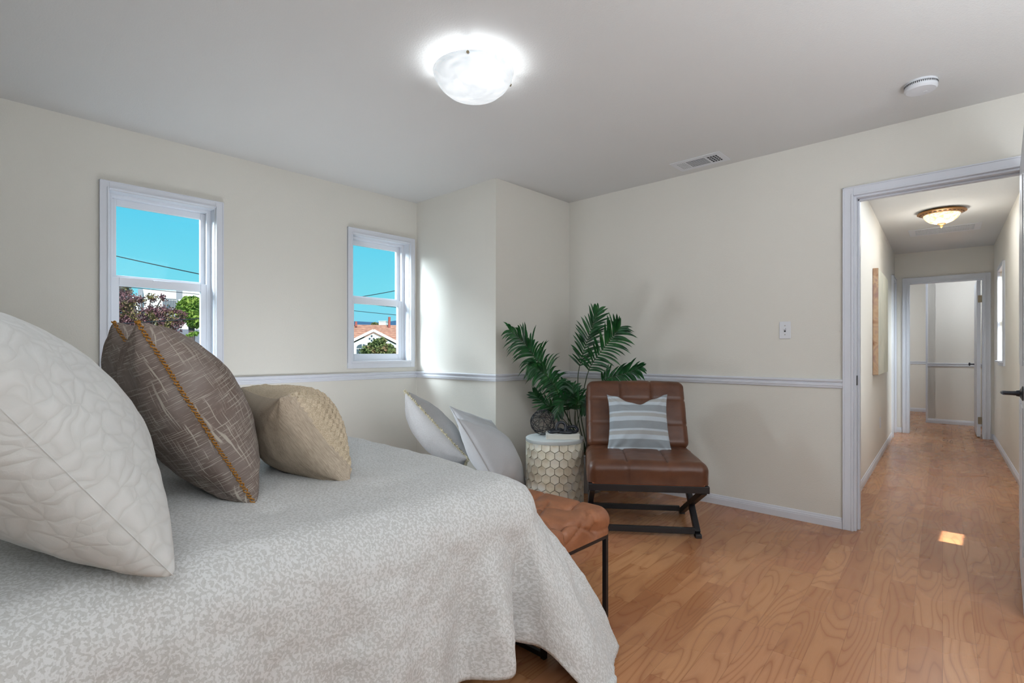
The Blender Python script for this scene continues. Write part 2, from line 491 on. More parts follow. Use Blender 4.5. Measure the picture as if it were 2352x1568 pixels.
def casing_mb(mb, s0, s1, z0, z1, w, t, M, bottom=False, steps=True):
    """picture-frame moulding round opening (local: s along x, out is -y, z up)"""
    def piece(a, b, c, d):
        mb.box(a, b, -t, 0, c, d, M)
    piece(s0 - w, s0, z0 if not bottom else z0 - w, z1 + w)
    piece(s1, s1 + w, z0 if not bottom else z0 - w, z1 + w)
    piece(s0, s1, z1, z1 + w)
    if bottom: piece(s0, s1, z0 - w, z0)
    if steps:
        e = t + .005
        for (a, b, c, d) in ((s0 - w * .22, s0 - .002, z0 - (w * .22 if bottom else 0), z1 + w * .22), (s1 + .002, s1 + w * .22, z0 - (w * .22 if bottom else 0), z1 + w * .22), (s0, s1, z1 + .002, z1 + w * .22)):
            mb.box(a, b, -e, -t * .5, c, d, M)
        for (a, b, c, d) in ((s0 - w, s0 - w * .86, z0, z1 + w), (s1 + w * .86, s1 + w, z0, z1 + w), (s0 - w, s1 + w, z1 + w * .86, z1 + w)):
            mb.box(a, b, -e, -t * .5, c, d, M)

# ---------------------------------------------------------------- windows on the left wall
M_GLASS = bpy.data.materials.new('window_glass'); M_GLASS.use_nodes = True
_t = M_GLASS.node_tree; _t.nodes.clear()
_o = _t.nodes.new('ShaderNodeOutputMaterial'); _m = _t.nodes.new('ShaderNodeMixShader')
_a = _t.nodes.new('ShaderNodeBsdfTransparent'); _g = _t.nodes.new('ShaderNodeBsdfGlossy')
_g.inputs['Roughness'].default_value = .02; _m.inputs[0].default_value = .005
_a.inputs[0].default_value = (.97, .985, .99, 1)
_t.links.new(_a.outputs[0], _m.inputs[1]); _t.links.new(_g.outputs[0], _m.inputs[2]); _t.links.new(_m.outputs[0], _o.inputs[0])

def frame_mb(x0, x1, y0, y1, z0, z1, wl, wr, wb, wt):
    mb = MB()
    mb.box(x0, x1, y0, y0 + wl, z0, z1); mb.box(x0, x1, y1 - wr, y1, z0, z1)
    mb.box(x0, x1, y0 + wl, y1 - wr, z0, z0 + wb); mb.box(x0, x1, y0 + wl, y1 - wr, z1 - wt, z1)
    return mb

def make_window(n, y0, y1):
    w = empty('window_%d' % n, (XA, (y0 + y1) / 2, WZ0), kind='structure')
    def P(o): o.parent = w; o.matrix_parent_inverse = Matrix.Translation((-XA, -(y0 + y1) / 2, -WZ0)); return o
    M = mat4((0, 1, 0), (-1, 0, 0), (0, 0, 1), (XA, 0, 0))
    mb = MB(); casing_mb(mb, y0, y1, WZ0, WZ1, .046, .016, M, bottom=True)
    P(mb.build('casing', M_TRIM, bevel=.0015))
    mb = MB().box(XA - .09, XA + .022, y0 - .012, y1 + .012, WZ0 - .006, WZ0 + .014)
    P(mb.build('sill', M_TRIM, bevel=.002))
    # jamb lining
    mb = frame_mb(XA - .15, XA - .004, y0, y1, WZ0, WZ1, .004, .004, .003, .004)
    P(mb.build('jamb_lining', M_TRIM))
    fr = frame_mb(XA - .155, XA - .075, y0, y1, WZ0 + .012, WZ1, .022, .022, .014, .022)
    for yy in (y0 + .022, y1 - .030):   # side tracks
        fr.box(XA - .10, XA - .075, yy, yy + .008, WZ0 + .02, WZ1 - .02)
    P(fr.build('window_frame', M_VINYL, bevel=.0015))
    zm = 1.545
    up = frame_mb(XA - .145, XA - .118, y0 + .020, y1 - .020, zm - .012, WZ1 - .022, .036, .036, .040, .040)
    u = P(up.build('upper_sash', M_VINYL, bevel=.002))
    lo = frame_mb(XA - .112, XA - .080, y0 + .024, y1 - .024, WZ0 + .02, zm + .012, .040, .040, .052, .052)
    lo.box(XA - .08, XA - .070, (y0 + y1) / 2 - .05, (y0 + y1) / 2 + .05, zm + .001, zm + .008)
    lw = P(lo.build('lower_sash', M_VINYL, bevel=.002))
    g1 = MB().box(XA - .134, XA - .130, y0 + .05, y1 - .05, zm + .02, WZ1 - .05)
    P(g1.build('pane', M_GLASS))
    g2 = MB().box(XA - .098, XA - .094, y0 + .06, y1 - .06, WZ0 + .06, zm - .03)
    P(g2.build('pane', M_GLASS))
    return w
make_window(1, *W1)
make_window(2, *W2)

# hall window (in the hall's right wall)
Mh = Matrix.Translation((*H0, 0)) @ Matrix.Rotation(HA, 4, 'Z')
wn = empty('window_3', (*hall(HW, 3.79), 1.0), HA, kind='structure')
def hall_part(mb, name, mat, parent=None, bevel=0.0):
    o = mb.build(name, mat, None, bevel=bevel)
    o.data.transform(Mh)
    if parent is not None:
        o.parent = parent
        o.matrix_parent_inverse = (Matrix.Translation(parent.location) @ Matrix.Rotation(parent.rotation_euler.z, 4, 'Z')).inverted()
    return o
mb = MB(); Mr = mat4((0, 1, 0), (1, 0, 0), (0, 0, 1), (HW, 0, 0))
casing_mb(mb, 3.50, 4.08, 1.0, 2.0, .05, .016, Mr, bottom=True); hall_part(mb, 'casing', M_TRIM, wn)
hall_part(MB().box(HW - .045, HW + .08, 3.47, 4.11, .988, 1.006), 'sill', M_TRIM, wn)
mb = MB()
for (a, b, c, d) in ((3.50, 3.54, 1.0, 2.0), (4.04, 4.08, 1.0, 2.0), (3.54, 4.04, 1.0, 1.04), (3.54, 4.04, 1.96, 2.0), (3.54, 4.04, 1.46, 1.50)):
    mb.box(HW + .07, HW + .10, a, b, c, d)
hall_part(mb, 'window_frame', M_VINYL, wn)
hall_part(MB().box(HW + .083, HW + .087, 3.53, 4.05, 1.03, 1.97), 'pane', M_GLASS, wn)

# ---------------------------------------------------------------- doors
# bedroom doorway: casing, jambs
d1 = empty('door_1', (DX0, YC, 0), kind='structure')
def P1(o, e=d1):
    o.parent = e; o.matrix_parent_inverse = Matrix.Translation(-Vector(e.location)); return o
Mf = mat4((1, 0, 0), (0, 1, 0), (0, 0, 1), (0, YC, 0))
mb = MB(); casing_mb(mb, DX0 + .006, DX1 - .006, 0, DZ - .006, .057, .016, Mf)
P1(mb.build('casing', M_TRIM, bevel=.002))
mb = MB(); Mb2 = mat4((1, 0, 0), (0, -1, 0), (0, 0, 1), (0, YC + .12, 0)); casing_mb(mb, DX0 + .006, DX1 - .006, 0, DZ - .006, .055, .016, Mb2)
P1(mb.build('casing', M_TRIM, bevel=.002))
mb = MB(); J = .018
mb.box(DX0, DX0 + J, YC - .001, YC + .121, 0, DZ); mb.box(DX1 - J, DX1, YC - .001, YC + .121, 0, DZ); mb.box(DX0 + J, DX1 - J, YC - .001, YC + .121, DZ - J, DZ)
mb.box(DX0 + J, DX0 + J + .010, YC + .045, YC + .08, 0, DZ - J); mb.box(DX1 - J - .01, DX1 - J, YC + .045, YC + .08, 0, DZ - J); mb.box(DX0 + J, DX1 - J, YC + .045, YC + .08, DZ - J - .01, DZ - J)
P1(mb.build('jamb', M_TRIM, bevel=.0015))
mb = MB().box(DX0 + J, DX0 + J + .003, YC + .004, YC + .032, .895, .955)
P1(mb.build('strike_plate', M_BRONZE))
# open leaf
DXF = .064
leaf = empty('door_2', (DXF + .018, YC - .01, 0), kind='structure')
def PL(o): return P1(o, leaf)
def door_leaf(x0, x1, y0, y1, z0, z1, panels=True):
    mb = MB().box(x0, x1, y0, y1, z0, z1)
    if panels:
        w = y1 - y0
        for a, b in ((y0 + .11, y0 + w / 2 - .03), (y0 + w / 2 + .03, y1 - .11)):
            for c, d in ((.22, .86), (1.04, 1.86)):
                for x, s in ((x0, -1), (x1, 1)):
                    for e in (0, .018):
                        mb.box(x + s * .0, x + s * (.004 - e * .1), a + e, b - e, c + e, d - e)
    return mb
PL(door_leaf(DXF, DXF + .035, 3.010, 3.768, .012, 2.04).build('leaf', M_DOOR, bevel=.0015))
hd = MB()
Mx = mat4((0, 0, 1), (0, 1, 0), (-1, 0, 0), (DXF, 3.075, .925))
hd.lathe([(0.0, .022), (.012, .022), (.014, .012), (.024, .007), (.031, .004), (.031, 0), (0, 0)], 32, Mx)
hd.tube([(DXF - .008, 3.075, .925), (DXF - .035, 3.075, .925), (DXF - .062, 3.076, .925)], [.011, .009, .0085], 16)
hd.tube([(DXF - .060, 3.070, .925), (DXF - .064, 3.095, .9255), (DXF - .062, 3.13, .926), (DXF - .058, 3.18, .925)], [.0085, .0085, .007, .005], 14)
hdl = PL(hd.build('lever_handle', M_BRONZE, smooth=True))
# doorway at the end of the hall + its open leaf
d3 = empty('door_3', (*hall(.145, HL), 0), HA, kind='structure')
mb = MB(); casing_mb(mb, .151, .909, 0, 2.034, .066, .018, mat4((1, 0, 0), (0, 1, 0), (0, 0, 1), (0, HL, 0)))
mb.box(.128, .136, HL - .026, HL, 0, 2.06); mb.box(.924, .932, HL - .026, HL, 0, 2.06)
hall_part(mb, 'casing', M_TRIM, d3)
mb = MB().box(.145, .163, HL - .001, HL + .121, 0, 2.04).box(.897, .915, HL - .001, HL + .121, 0, 2.04).box(.163, .897, HL - .001, HL + .121, 2.022, 2.04)
hall_part(mb, 'jamb', M_TRIM, d3)
d4 = empty('door_4', (*hall(.88, HL + .12), 0), HA, kind='structure')
hall_part(MB().box(.848, .884, HL + .085, HL + .84, .012, 2.018), 'leaf', M_DOOR, d4)
for z in (.22, 1.78):
    hall_part(MB().box(.858, .899, HL + .078, HL + .0845, z - .045, z + .045).box(.884, .892, HL + .0845, HL + .095, z - .045, z + .045), 'hinge', M_HINGE, d4)
kb = MB(); kb.tube([hall(.848, HL + .77) + (.93,), hall(.80, HL + .77) + (.93,)], .009, 10); kb.tube([hall(.806, HL + .77) + (.93,), hall(.796, HL + .77) + (.93,), hall(.786, HL + .77) + (.93,)], [.018, .026, .014], 14)
o = kb.build('knob', M_BRONZE, smooth=True); o.parent = d4; o.matrix_parent_inverse = (Matrix.Translation(d4.location) @ Matrix.Rotation(HA, 4, 'Z')).inverted()
# side door in the hall's left wall
d5 = empty('door_5', (*hall(0, 4.4), 0), HA, kind='structure')
mb = MB(); casing_mb(mb, 4.408, 4.892, 0, 2.03, .062, .018, mat4((0, 1, 0), (-1, 0, 0), (0, 0, 1), (0, 0, 0)))
hall_part(mb, 'casing', M_TRIM, d5)
hall_part(MB().box(-.10, -.06, 4.401, 4.90, .01, 2.03), 'leaf', M_DOOR, d5)

# ---------------------------------------------------------------- soft goods generators
def fbm(x, y, z, sc, oct=3):
    return mnoise.fractal(Vector((x * sc, y * sc, z * sc)), 1.0, 2.0, oct)

def pillow_mesh(w, h, t, n=56, pinch=.07, power=.50, amp=.006, seed=0.0, sag=0.0, wrinkle=.006, ear=.0, fn=None):
    us = np.sin(np.linspace(-PI / 2, PI / 2, n + 1)); us = .6 * us + .4 * np.linspace(-1, 1, n + 1)
    V = []; F = []
    idx = {}
    for side in (1, -1):
        for i, u in enumerate(us):
            for j, v in enumerate(us):
                border = i in (0, n) or j in (0, n)
                if side == -1 and border: idx[(side, i, j)] = idx[(1, i, j)]; continue
                x = w / 2 * u * (1 - pinch * (1 - v * v)); y = h / 2 * v * (1 - pinch * (1 - u * u))
                if ear:
                    k = (abs(u) * abs(v)) ** 4; x += ear * k * np.sign(u); y += ear * k * np.sign(v)
                a = max(0.0, (1 - u * u)) * max(0.0, (1 - v * v))
                e = a ** power * (.80 + .20 * a)
                z = t / 2 * e
                z += amp * fbm(x + seed, y, side * 3.1 + seed, 9) * min(1, e * 3)
                rad = math.hypot(abs(u) - 1, abs(v) - 1)
                ang = math.atan2(1 - abs(v), 1 - abs(u) + 1e-6)
                z += wrinkle * math.sin(ang * 9 + seed * 5 + side) * math.exp(-rad * 2.6) * min(1, e * 2.2)
                z *= side
                y += -sag * (1 - v) * .5 * 0
                if fn: z = fn(x, y, z, u, v, side)
                idx[(side, i, j)] = len(V); V.append((x, y, z))
    for side in (1, -1):
        for i in range(n):
            for j in range(n):
                q = [idx[(side, i, j)], idx[(side, i + 1, j)], idx[(side, i + 1, j + 1)], idx[(side, i, j + 1)]]
                F.append(q if side == 1 else q[::-1])
    return V, F

def bed_frame(xc, yb, zb, h, tau, yaw=0.0, roll=0.0, back=0.0):
    """pillow matrix: local x across, y up the pillow, z out of its front (front looks toward +y, leaning back by tau)"""
    s, c = math.sin(tau), math.cos(tau)
    B = mat4((-1, 0, 0), (0, -s, c), (0, c, s), (0, 0, 0))
    Rz = Matrix.Rotation(yaw, 4, 'Z')
    Rr = B @ Matrix.Rotation(roll, 4, 'Z')
    M = Rz @ Rr
    up = (M @ Vector((0, 1, 0)))
    return Matrix.Translation(Vector((xc, yb, zb)) + up * h / 2) @ M

def perimeter(w, h, pinch, n=40, ear=0.0):
    pts = []
    for k in range(4):
        for i in range(n):
            a = -1 + 2 * i / n
            u, v = [(a, -1), (1, a), (-a, 1), (-1, -a)][k]
            x = w / 2 * u * (1 - pinch * (1 - v * v)); y = h / 2 * v * (1 - pinch * (1 - u * u))
            kk = (abs(u) * abs(v)) ** 4; x += ear * kk * np.sign(u) if ear else 0; y += ear * kk * np.sign(v) if ear else 0
            pts.append((x, y, 0.0))
    return pts

def trim_mb(per, r, loops=5, strands=2, th=.002):
    mb = MB(); P = [Vector(p) for p in per]; m = len(P)
    for s in range(strands):
        pts = []
        N = m * loops
        for k in range(N):
            f = k / N * m; i = int(f); a = P[i % m].lerp(P[(i + 1) % m], f - i)
            tdir = (P[(i + 1) % m] - P[i % m]).normalized(); nrm = Vector((tdir.y, -tdir.x, 0))
            ph = f * 1.45 * PI + s * PI + .4 * math.sin(f * 3.7)
            rr = r * (1 + .35 * math.sin(f * 5.1 + s))
            pts.append(a + nrm * (r * .5 + rr * math.cos(ph)) + Vector((0, 0, 1)) * (rr * math.sin(ph)) )
        mb.tube(pts, th, 5, closed=True)
    return mb

def piping_mb(per, r): return MB().tube(per, r, 6, closed=True)

BT = .672   # bed surface under pillows
# --- white pillows
V, F = pillow_mesh(.66, .60, .345, 64, .05, .40, .006, 1.0, ear=.008)
pw = mesh_obj('euro_pillow', V, F, M_MATEL); pw.matrix_world = bed_frame(-1.47, .275, BT + .015, .60, R(35))
tag(pw, 'large white quilted-texture pillow at the left edge, nearest on the bed', 'pillow', 'white textured pillows')
pp = piping_mb(perimeter(.66, .60, .05, 40, .008), .0012); pm = pp.build('seam_piping', M_MATEL, pw, smooth=True)
pw2 = pw.copy(); link(pw2); pw2.matrix_world = bed_frame(-2.33, .265, BT + .01, .56, R(33))
tag(pw2, 'white quilted-texture pillow mostly hidden behind the nearest white pillow, farther across the bed', 'pillow', 'white textured pillows')
pm2 = pm.copy(); link(pm2, pw2)
# --- brown slub pillows
V, F = pillow_mesh(.52, .56, .30, 60, .05, .38, .008, 2.0, wrinkle=.008, ear=.006)
pb = mesh_obj('throw_pillow', V, F, M_TWEED); pb.matrix_world = bed_frame(-1.80, .625, BT + .005, .555, R(28), R(-11))
tag(pb, 'brown-grey slub pillow with ochre stitched edge, nearer of the pair', 'pillow', 'brown slub pillows on the bed')
tb = trim_mb(perimeter(.52, .56, .05, 40, .006), .0042, 6, 2, .0016).build('stitched_trim', M_OCHRE, pb, smooth=True)
tb['label'] = 'ochre looped thread trim'
pb2 = pb.copy(); link(pb2); pb2.matrix_world = bed_frame(-2.40, .68, BT + .02, .57, R(27), R(-13))
tag(pb2, 'brown-grey slub pillow behind its twin, only the pointed top corner showing against the window', 'pillow', 'brown slub pillows on the bed')
tb2 = tb.copy(); link(tb2, pb2)
# --- braided lumbar pillow
def braid(x, y, z, u, v, side):
    if side > 0:
        band = x / .034; k = band - math.floor(band) - .5
        e = min(1, max(0, (1 - v * v) * 6)) * min(1, max(0, (1 - u * u) * 6))
        z = z * 1.22 + e * (.010 * math.sqrt(max(0, 1 - (2 * k) ** 2)) + .0045 * math.sin((y + abs(k) * .03) / .0105 * PI * .5 * 2))
    return z
V, F = pillow_mesh(.56, .34, .26, 110, .05, .42, .006, 3.0, wrinkle=.009, ear=.012, fn=braid)
pl = mesh_obj('lumbar_pillow', V, F, M_SAND)
pl.data.materials.append(M_ROPE)
nf = len(F) // 2
for i, p in enumerate(pl.data.polygons):
    if i < nf and (abs(p.center.x) < .262): p.material_index = 1
pl.matrix_world = bed_frame(-1.855, .925, BT + .005, .34, R(36), R(-9))
tag(pl, 'tan lumbar pillow with braided rope front, in front of the brown pillows', 'pillow')

# ---------------------------------------------------------------- duvet
bx0, bx1, byf = -2.72, -1.14, 1.42      # bed plan (left, right/near, foot)
def build_duvet():
    r = .13; arc = r * PI / 2
    ix0, ix1, iy1 = bx0 + r, bx1 - r, byf - r
    Ls, Lf, Lc = .565, .62, .765
    us = np.arange(ix0 - Ls, ix1 + Ls + .001, .0105)
    vs = np.arange(YN + .10, iy1 + Lf + .001, .0105)
    nu, nv = len(us), len(vs)
    V = []; UV = []
    for j, v in enumerate(vs):
        for i, u in enumerate(us):
            qx = min(max(u, ix0), ix1); qy = min(v, iy1)
            dx, dy = u - qx, v - qy
            d = math.hypot(dx, dy)
            if abs(dx) > 1e-9 and dy > 1e-9:      # rounded, fuller corner tail
                ph = math.atan2(dy, abs(dx)); hm_ = min(Ls / math.cos(ph), Lf / math.sin(ph))
                a1 = min(1, ph / R(20)); a2 = min(1, (PI / 2 - ph) / R(22)); a1 = a1 * a1 * (3 - 2 * a1); a2 = a2 * a2 * (3 - 2 * a2)
                Lt = (Ls + (Lf - Ls) * ph / (PI / 2)) * (1 - a1 * a2) + Lc * a1 * a2
                d *= Lt / hm_
            crown = .018 * (1 - ((u - (ix0 + ix1) / 2) / .75) ** 2) + .012 * math.exp(-((u + 2.2) / .4) ** 2)
            top = .664 + crown + .010 * fbm(u, v, 0.3, 2.2, 2) + .004 * fbm(u, v, 4.3, 7, 3)
            # quilt tufts
            tu = (u + 1.44) / .36; tv = (v - .95) / .36
            ru, rv = tu - round(tu), tv - round(tv)
            top -= .010 * math.exp(-(ru * ru + rv * rv) * 70)
            if d < 1e-6:
                x, y, z = qx, qy, top
                V.append((x, y, z)); UV.append((u, v)); continue
            hy_ = math.hypot(dx, dy); nx, ny = dx / hy_, dy / hy_
            phi = math.atan2(abs(dy), abs(dx))     # 0 side, pi/2 foot
            corner = abs(dx) > 1e-9 and abs(dy) > 1e-9
            rr = r + (.0 if not corner else 0)
            if d < arc:
                ho = rr * math.sin(d / r); dr = r * (1 - math.cos(d / r)); e = 0.0
            else:
                e = d - arc; ho = rr + (.025 * math.sin(2 * phi) * min(1, e / .15) if corner else 0); dr = r
                fl = .10
                if corner: fl = .11 + .38 * math.sin(2 * phi) ** .8
                ho += fl * e; dr += math.sqrt(max(.05, 1 - fl * fl)) * e
            # folds on hanging parts
            run = (qy if not corner else iy1) if abs(dx) > abs(dy) else qx + 10
            s_ = v if abs(dx) > 1e-9 and not corner else (u + 7.7 if not corner else iy1 + phi * .35)
            g = min(1.0, d / .22)
            fold = .030 * math.sin(s_ * 19 + 1.3 * math.sin(s_ * 5.0)) + .016 * math.sin(s_ * 33 + 2.0 + 2.2 * dr)
            fold += .016 * fbm(s_ * 1.0, dr * .4, 2.2, 7, 3)
            # deep crease beside the corner tail
            if nx > 0:
                cr = v - (iy1 - .02) + .10 * (e)
                if not corner: fold -= .050 * math.exp(-(cr / .030) ** 2) * min(1, e / .12)
                fold += .035 * math.exp(-((cr + .13) / .08) ** 2) * min(1, e / .2)
            ho += fold * g * min(1, .15 + e * 3.2)
            ho += .006 * fbm(u * 3, v * 3, 7.7, 6, 3)
            x = qx + nx * ho; y = qy + ny * ho; z = top - dr
            V.append((x, y, max(z, .024))); UV.append((u, v))
    F = []
    for j in range(nv - 1):
        for i in range(nu - 1):
            a = j * nu + i; F.append((a, a + 1, a + nu + 1, a + nu))
    o = mesh_obj('duvet', V, F, M_DUVET, uvs=UV, angle=180)
    m = o.modifiers.new('thick', 'SOLIDIFY'); m.thickness = .022; m.offset = -1; m.use_rim = True
    tag(o, 'pale grey mottled duvet draped over the bed and hanging past its foot', 'duvet')
    return o
build_duvet()

bed = empty('bed', (-1.93, .33, 0), 0, 'bed under the pale grey duvet, only its shape showing', 'bed')
def PB(o): return P1(o, bed)
PB(MB().box(bx0 + .05, bx1 - .05, YN + .12, byf - .06, .36, .625).build('mattress', M_MATTRESS, smooth=True, bevel=.05))
PB(MB().box(bx0 + .07, bx1 - .07, YN + .12, byf - .08, .27, .355).build('bed_base', M_BLACKMETAL, bevel=.005))
for x in (bx0 + .20, bx1 - .30):
    for y in (YN + .2, byf - .5):
        PB(MB().box(x - .025, x + .025, y - .025, y + .025, 0, .27).build('leg', M_BLACKMETAL, bevel=.003))

# ---------------------------------------------------------------- padded slab (upholstery)
def padded(w, d, h, r, disp=None, step=.012, flare=0.0):
    """slab with a soft top; origin = centre of the bottom"""
    arc = r * PI / 2; side = h - r
    ext = arc + side
    iw, idp = w / 2 - r, d / 2 - r
    def axis(L):
        a = list(np.linspace(-L, L, max(4, int(2 * L / step))))
        e = list(np.linspace(0, ext, max(6, int(ext / (step * .8))))[1:])
        return [-L - q for q in e[::-1]] + a + [L + q for q in e]
    us, vs = axis(iw), axis(idp); V = []; F = []; nu = len(us)
    for v in vs:
        for u in us:
            qx = min(max(u, -iw), iw); qy = min(max(v, -idp), idp)
            dx, dy = u - qx, v - qy; d1_, d2_ = abs(dx), abs(dy)
            dd = max(d1_, d2_); hyp = math.hypot(dx, dy)
            k = disp(u, v) if disp else 0.0
            if hyp < 1e-9: V.append((qx, qy, h + k)); continue
            nx, ny = dx / hyp, dy / hyp
            if dd < arc: ho = r * math.sin(dd / r); dr = r * (1 - math.cos(dd / r)); nz = math.cos(dd / r)
            else: ho = r; dr = r + dd - arc; nz = 0
            kk = k * max(nz, .0) ; ko = k * (1 - nz) * (1 - max(0, (dd - arc)) / max(side, 1e-6))
            V.append((qx + nx * (ho + ko), qy + ny * (ho + ko), h - dr + kk))
    for j in range(len(vs) - 1):
        for i in range(nu - 1):
            a = j * nu + i; F.append((a, a + 1, a + nu + 1, a + nu))
    # bottom
    F.append(tuple([i for i in range(nu)][::-1] ) ) if False else None
    F = [f for f in F if f]
    ring = [i for i in range(nu)] + [(j + 1) * nu - 1 for j in range(1, len(vs))] + [(len(vs) - 1) * nu + i for i in range(nu - 2, -1, -1)] + [j * nu for j in range(len(vs) - 2, 0, -1)]
    F.append(tuple(ring[::-1]))
    return V, F

# ---------------------------------------------------------------- tufted bench at the foot of the bed
bench = empty('bench', (-1.82, 1.645, 0), 0, 'tufted cognac leather bench on black metal legs at the foot of the bed', 'bench')
BW, BD = 1.28, .44
def bench_disp(u, v):
    k = 0.0
    tx = .20; ty = .19
    # diamond tufting
    best = 9
    for row in (-.5, .5):
        cy = row * ty; off = 0 if row < 0 else tx / 2
        cx = round((u - off) / tx) * tx + off
        dd = math.hypot(u - cx, v - cy); best = min(best, dd)
        k -= .030 * math.exp(-(dd / .026) ** 2)
    # pleats between buttons and out to the edges
    for s in (1, -1):
        q = (u * 1.0 - s * v * (tx / 2 / ty) - tx / 4) / tx
        if abs(v) < ty * .5: k -= .012 * math.exp(-(((q - round(q)) * tx) / .007) ** 2)
    off = 0 if v < 0 else tx / 2
    q = (u - off) / tx
    if abs(v) > ty * .5: k -= .014 * math.exp(-(((q - round(q)) * tx) / .007) ** 2)
    k += .006 * math.cos(min(best / .1, 1) * PI) * -1
    if abs(u) > BW / 2 - .1:
        for yy in (-.10, .10): k -= .010 * math.exp(-((v - yy) / .008) ** 2)
    return k
V, F = padded(BW, BD, .105, .045, bench_disp, .008)
o = mesh_obj('seat_cushion', V, F, M_LEATHER2, bench, angle=60); o.location = (0, 0, .352)
mb = MB()
for sy in (-1, 1): mb.box(-BW / 2 + .012, BW / 2 - .012, sy * (BD / 2 - .021) - .009, sy * (BD / 2 - .021) + .009, .330, .351)
for sx in (-1, 1): mb.box(sx * (BW / 2 - .021) - .009, sx * (BW / 2 - .021) + .009, -BD / 2 + .03, BD / 2 - .03, .330, .351)
mb.build('seat_frame', M_BLACKMETAL, bench, bevel=.001)
for sx in (-1, 1):
    for sy in (-1, 1):
        x = sx * (BW / 2 - .021); y = sy * (BD / 2 - .021)
        MB().box(x - .009, x + .009, y - .009, y + .009, 0, .330).build('leg', M_BLACKMETAL, bench, bevel=.001)
for sy in (-1, 1):
    y = sy * (BD / 2 - .021)
    MB().box(-BW / 2 + .03, BW / 2 - .03, y - .008, y + .008, .004, .022).build('floor_rail', M_BLACKMETAL, bench, bevel=.001)

# ---------------------------------------------------------------- leather lounge chair
PHI = R(43.2)
def plan(X, Z):   # plan position given along / across the long sight line of the room
    return (X * math.cos(PHI) - Z * math.sin(PHI), X * math.sin(PHI) + Z * math.cos(PHI))
# chair local frame: +x to sitter's left (seen right), +y to the back, front edge at y=0
cw = .68
cr_ = plan(1.106, 2.911)       # front right corner (as seen)
lc = empty('lounge_chair', (*cr_, 0), PHI - R(7), 'brown leather armless lounge chair on crossed black legs, by the wall', 'chair')
# local: x runs 0..-cw to the left, y 0..depth backwards
x1c, x0c = 0.0, -cw
def seat_disp(u, v):
    k = .014 * (1 - (u / .34) ** 2) * (1 - (v / .36) ** 2)
    for xx in (-.115, .115): k -= .013 * math.exp(-((u - xx) / .006) ** 2) * (1 if v > -.30 else .5) * (1 if v < .25 else 0.4)
    k -= .018 * math.exp(-((v - .06) / .010) ** 2) * (1 if abs(u) < .24 else .3)
    for xx in (-.115, .115): k -= .012 * math.exp(-(math.hypot(u - xx, v - .06) / .03) ** 2)
    k += .003 * fbm(u, v, 1.1, 9)
    return k
V, F = padded(cw, .66, .125, .055, seat_disp, .010)
o = mesh_obj('seat', V, F, M_LEATHER, lc, angle=60); o.location = (-cw / 2, .325, .352)
MB().tube([(x0c + .03, .003, .352), (x1c - .03, .003, .352)], .005, 8).build('piping', M_LEATHERPIPE, lc, smooth=True)
def back_disp(u, v):
    k = .010 * (1 - (u / .3) ** 2) + .003 * fbm(u, v, 5.1, 8)
    for xx in (-.10, .10): k -= .010 * math.exp(-((u - xx) / .006) ** 2)
    for yy in (-.075, .095): k -= .007 * math.exp(-((v - yy) / .006) ** 2)
    return k
V, F = padded(.665, .47, .13, .045, back_disp, .010)
o = mesh_obj('backrest', V, F, M_LEATHER, lc, angle=60)
tau = R(25)
# padded local: z = front normal. map: x->x, y->up leaning back, z->toward front
B = mat4((1, 0, 0), (0, math.sin(tau), math.cos(tau)), (0, -math.cos(tau), math.sin(tau)), (-cw / 2, .69, .640))
o.matrix_local = B
# frame
mb = MB(); mb.box(x0c + .006, x1c - .002, .006, .050, .306, .346); mb.box(x0c + .006, x1c - .002, .60, .64, .306, .346)
mb.box(x0c + .006, x0c + .05, .05, .60, .306, .346); mb.box(x1c - .046, x1c - .002, .05, .60, .306, .346)
mb.build('seat_frame', M_BLACKMETAL, lc, bevel=.003)
MB().box(x0c + .05, x1c - .06, .26, .31, .285, .306).build('under_rail', M_BLACKMETAL, lc, bevel=.002)
for x in (x0c + .030, x1c - .026):
    MB().bar((x, .035, .312), (x, .655, .020), .030, .036).build('leg', M_BLACKMETAL, lc, bevel=.002)
    MB().bar((x + .001, .60, .312), (x + .001, .205, .020), .034, .036).build('leg', M_BLACKMETAL, lc, bevel=.002)
    MB().box(x - .017, x + .019, .165, .215, 0, .022).build('foot', M_BLACKMETAL, lc, bevel=.002)
    MB().box(x - .017, x + .017, .640, .690, 0, .022).build('foot', M_BLACKMETAL, lc, bevel=.002)
MB().box(x0c + .048, x1c - .044, .185, .210, .018, .052).build('front_stretcher', M_BLACKMETAL, lc, bevel=.002)
MB().box(x0c + .048, x1c - .044, .640, .665, .018, .052).build('rear_stretcher', M_BLACKMETAL, lc, bevel=.002)
MB().bar((-cw + .02, .66, .33), (-cw + .02, .86, .80), .03, .03).build('back_post', M_BLACKMETAL, lc)
MB().bar((-.02, .66, .33), (-.02, .86, .80), .03, .03).build('back_post', M_BLACKMETAL, lc)

# striped cushion on the chair
def chop(x, y, z, u, v, side): return z
V, F = pillow_mesh(.385, .385, .15, 56, .05, .45, .010, 5.0, wrinkle=.012, ear=.010)
V = [(x * (1 - .18 * y), y - (.055 * math.exp(-((x - .0) / .10) ** 2) + .004 * math.sin(x * 60)) * max(0, (y / .19)) ** 2, z) for x, y, z in V]
sc_ = mesh_obj('striped_cushion', V, F, M_STRIPE)
MC = Matrix.Translation((*cr_, 0)) @ Matrix.Rotation(PHI - R(7), 4, 'Z')
tau = R(21)
sc_.matrix_world = MC @ mat4((1, 0, 0), (0, math.sin(tau), math.cos(tau)), (0, -math.cos(tau), math.sin(tau)), (-.345, .425, .632))
tag(sc_, 'blue-grey and white striped square cushion on the leather lounge chair', 'cushion')

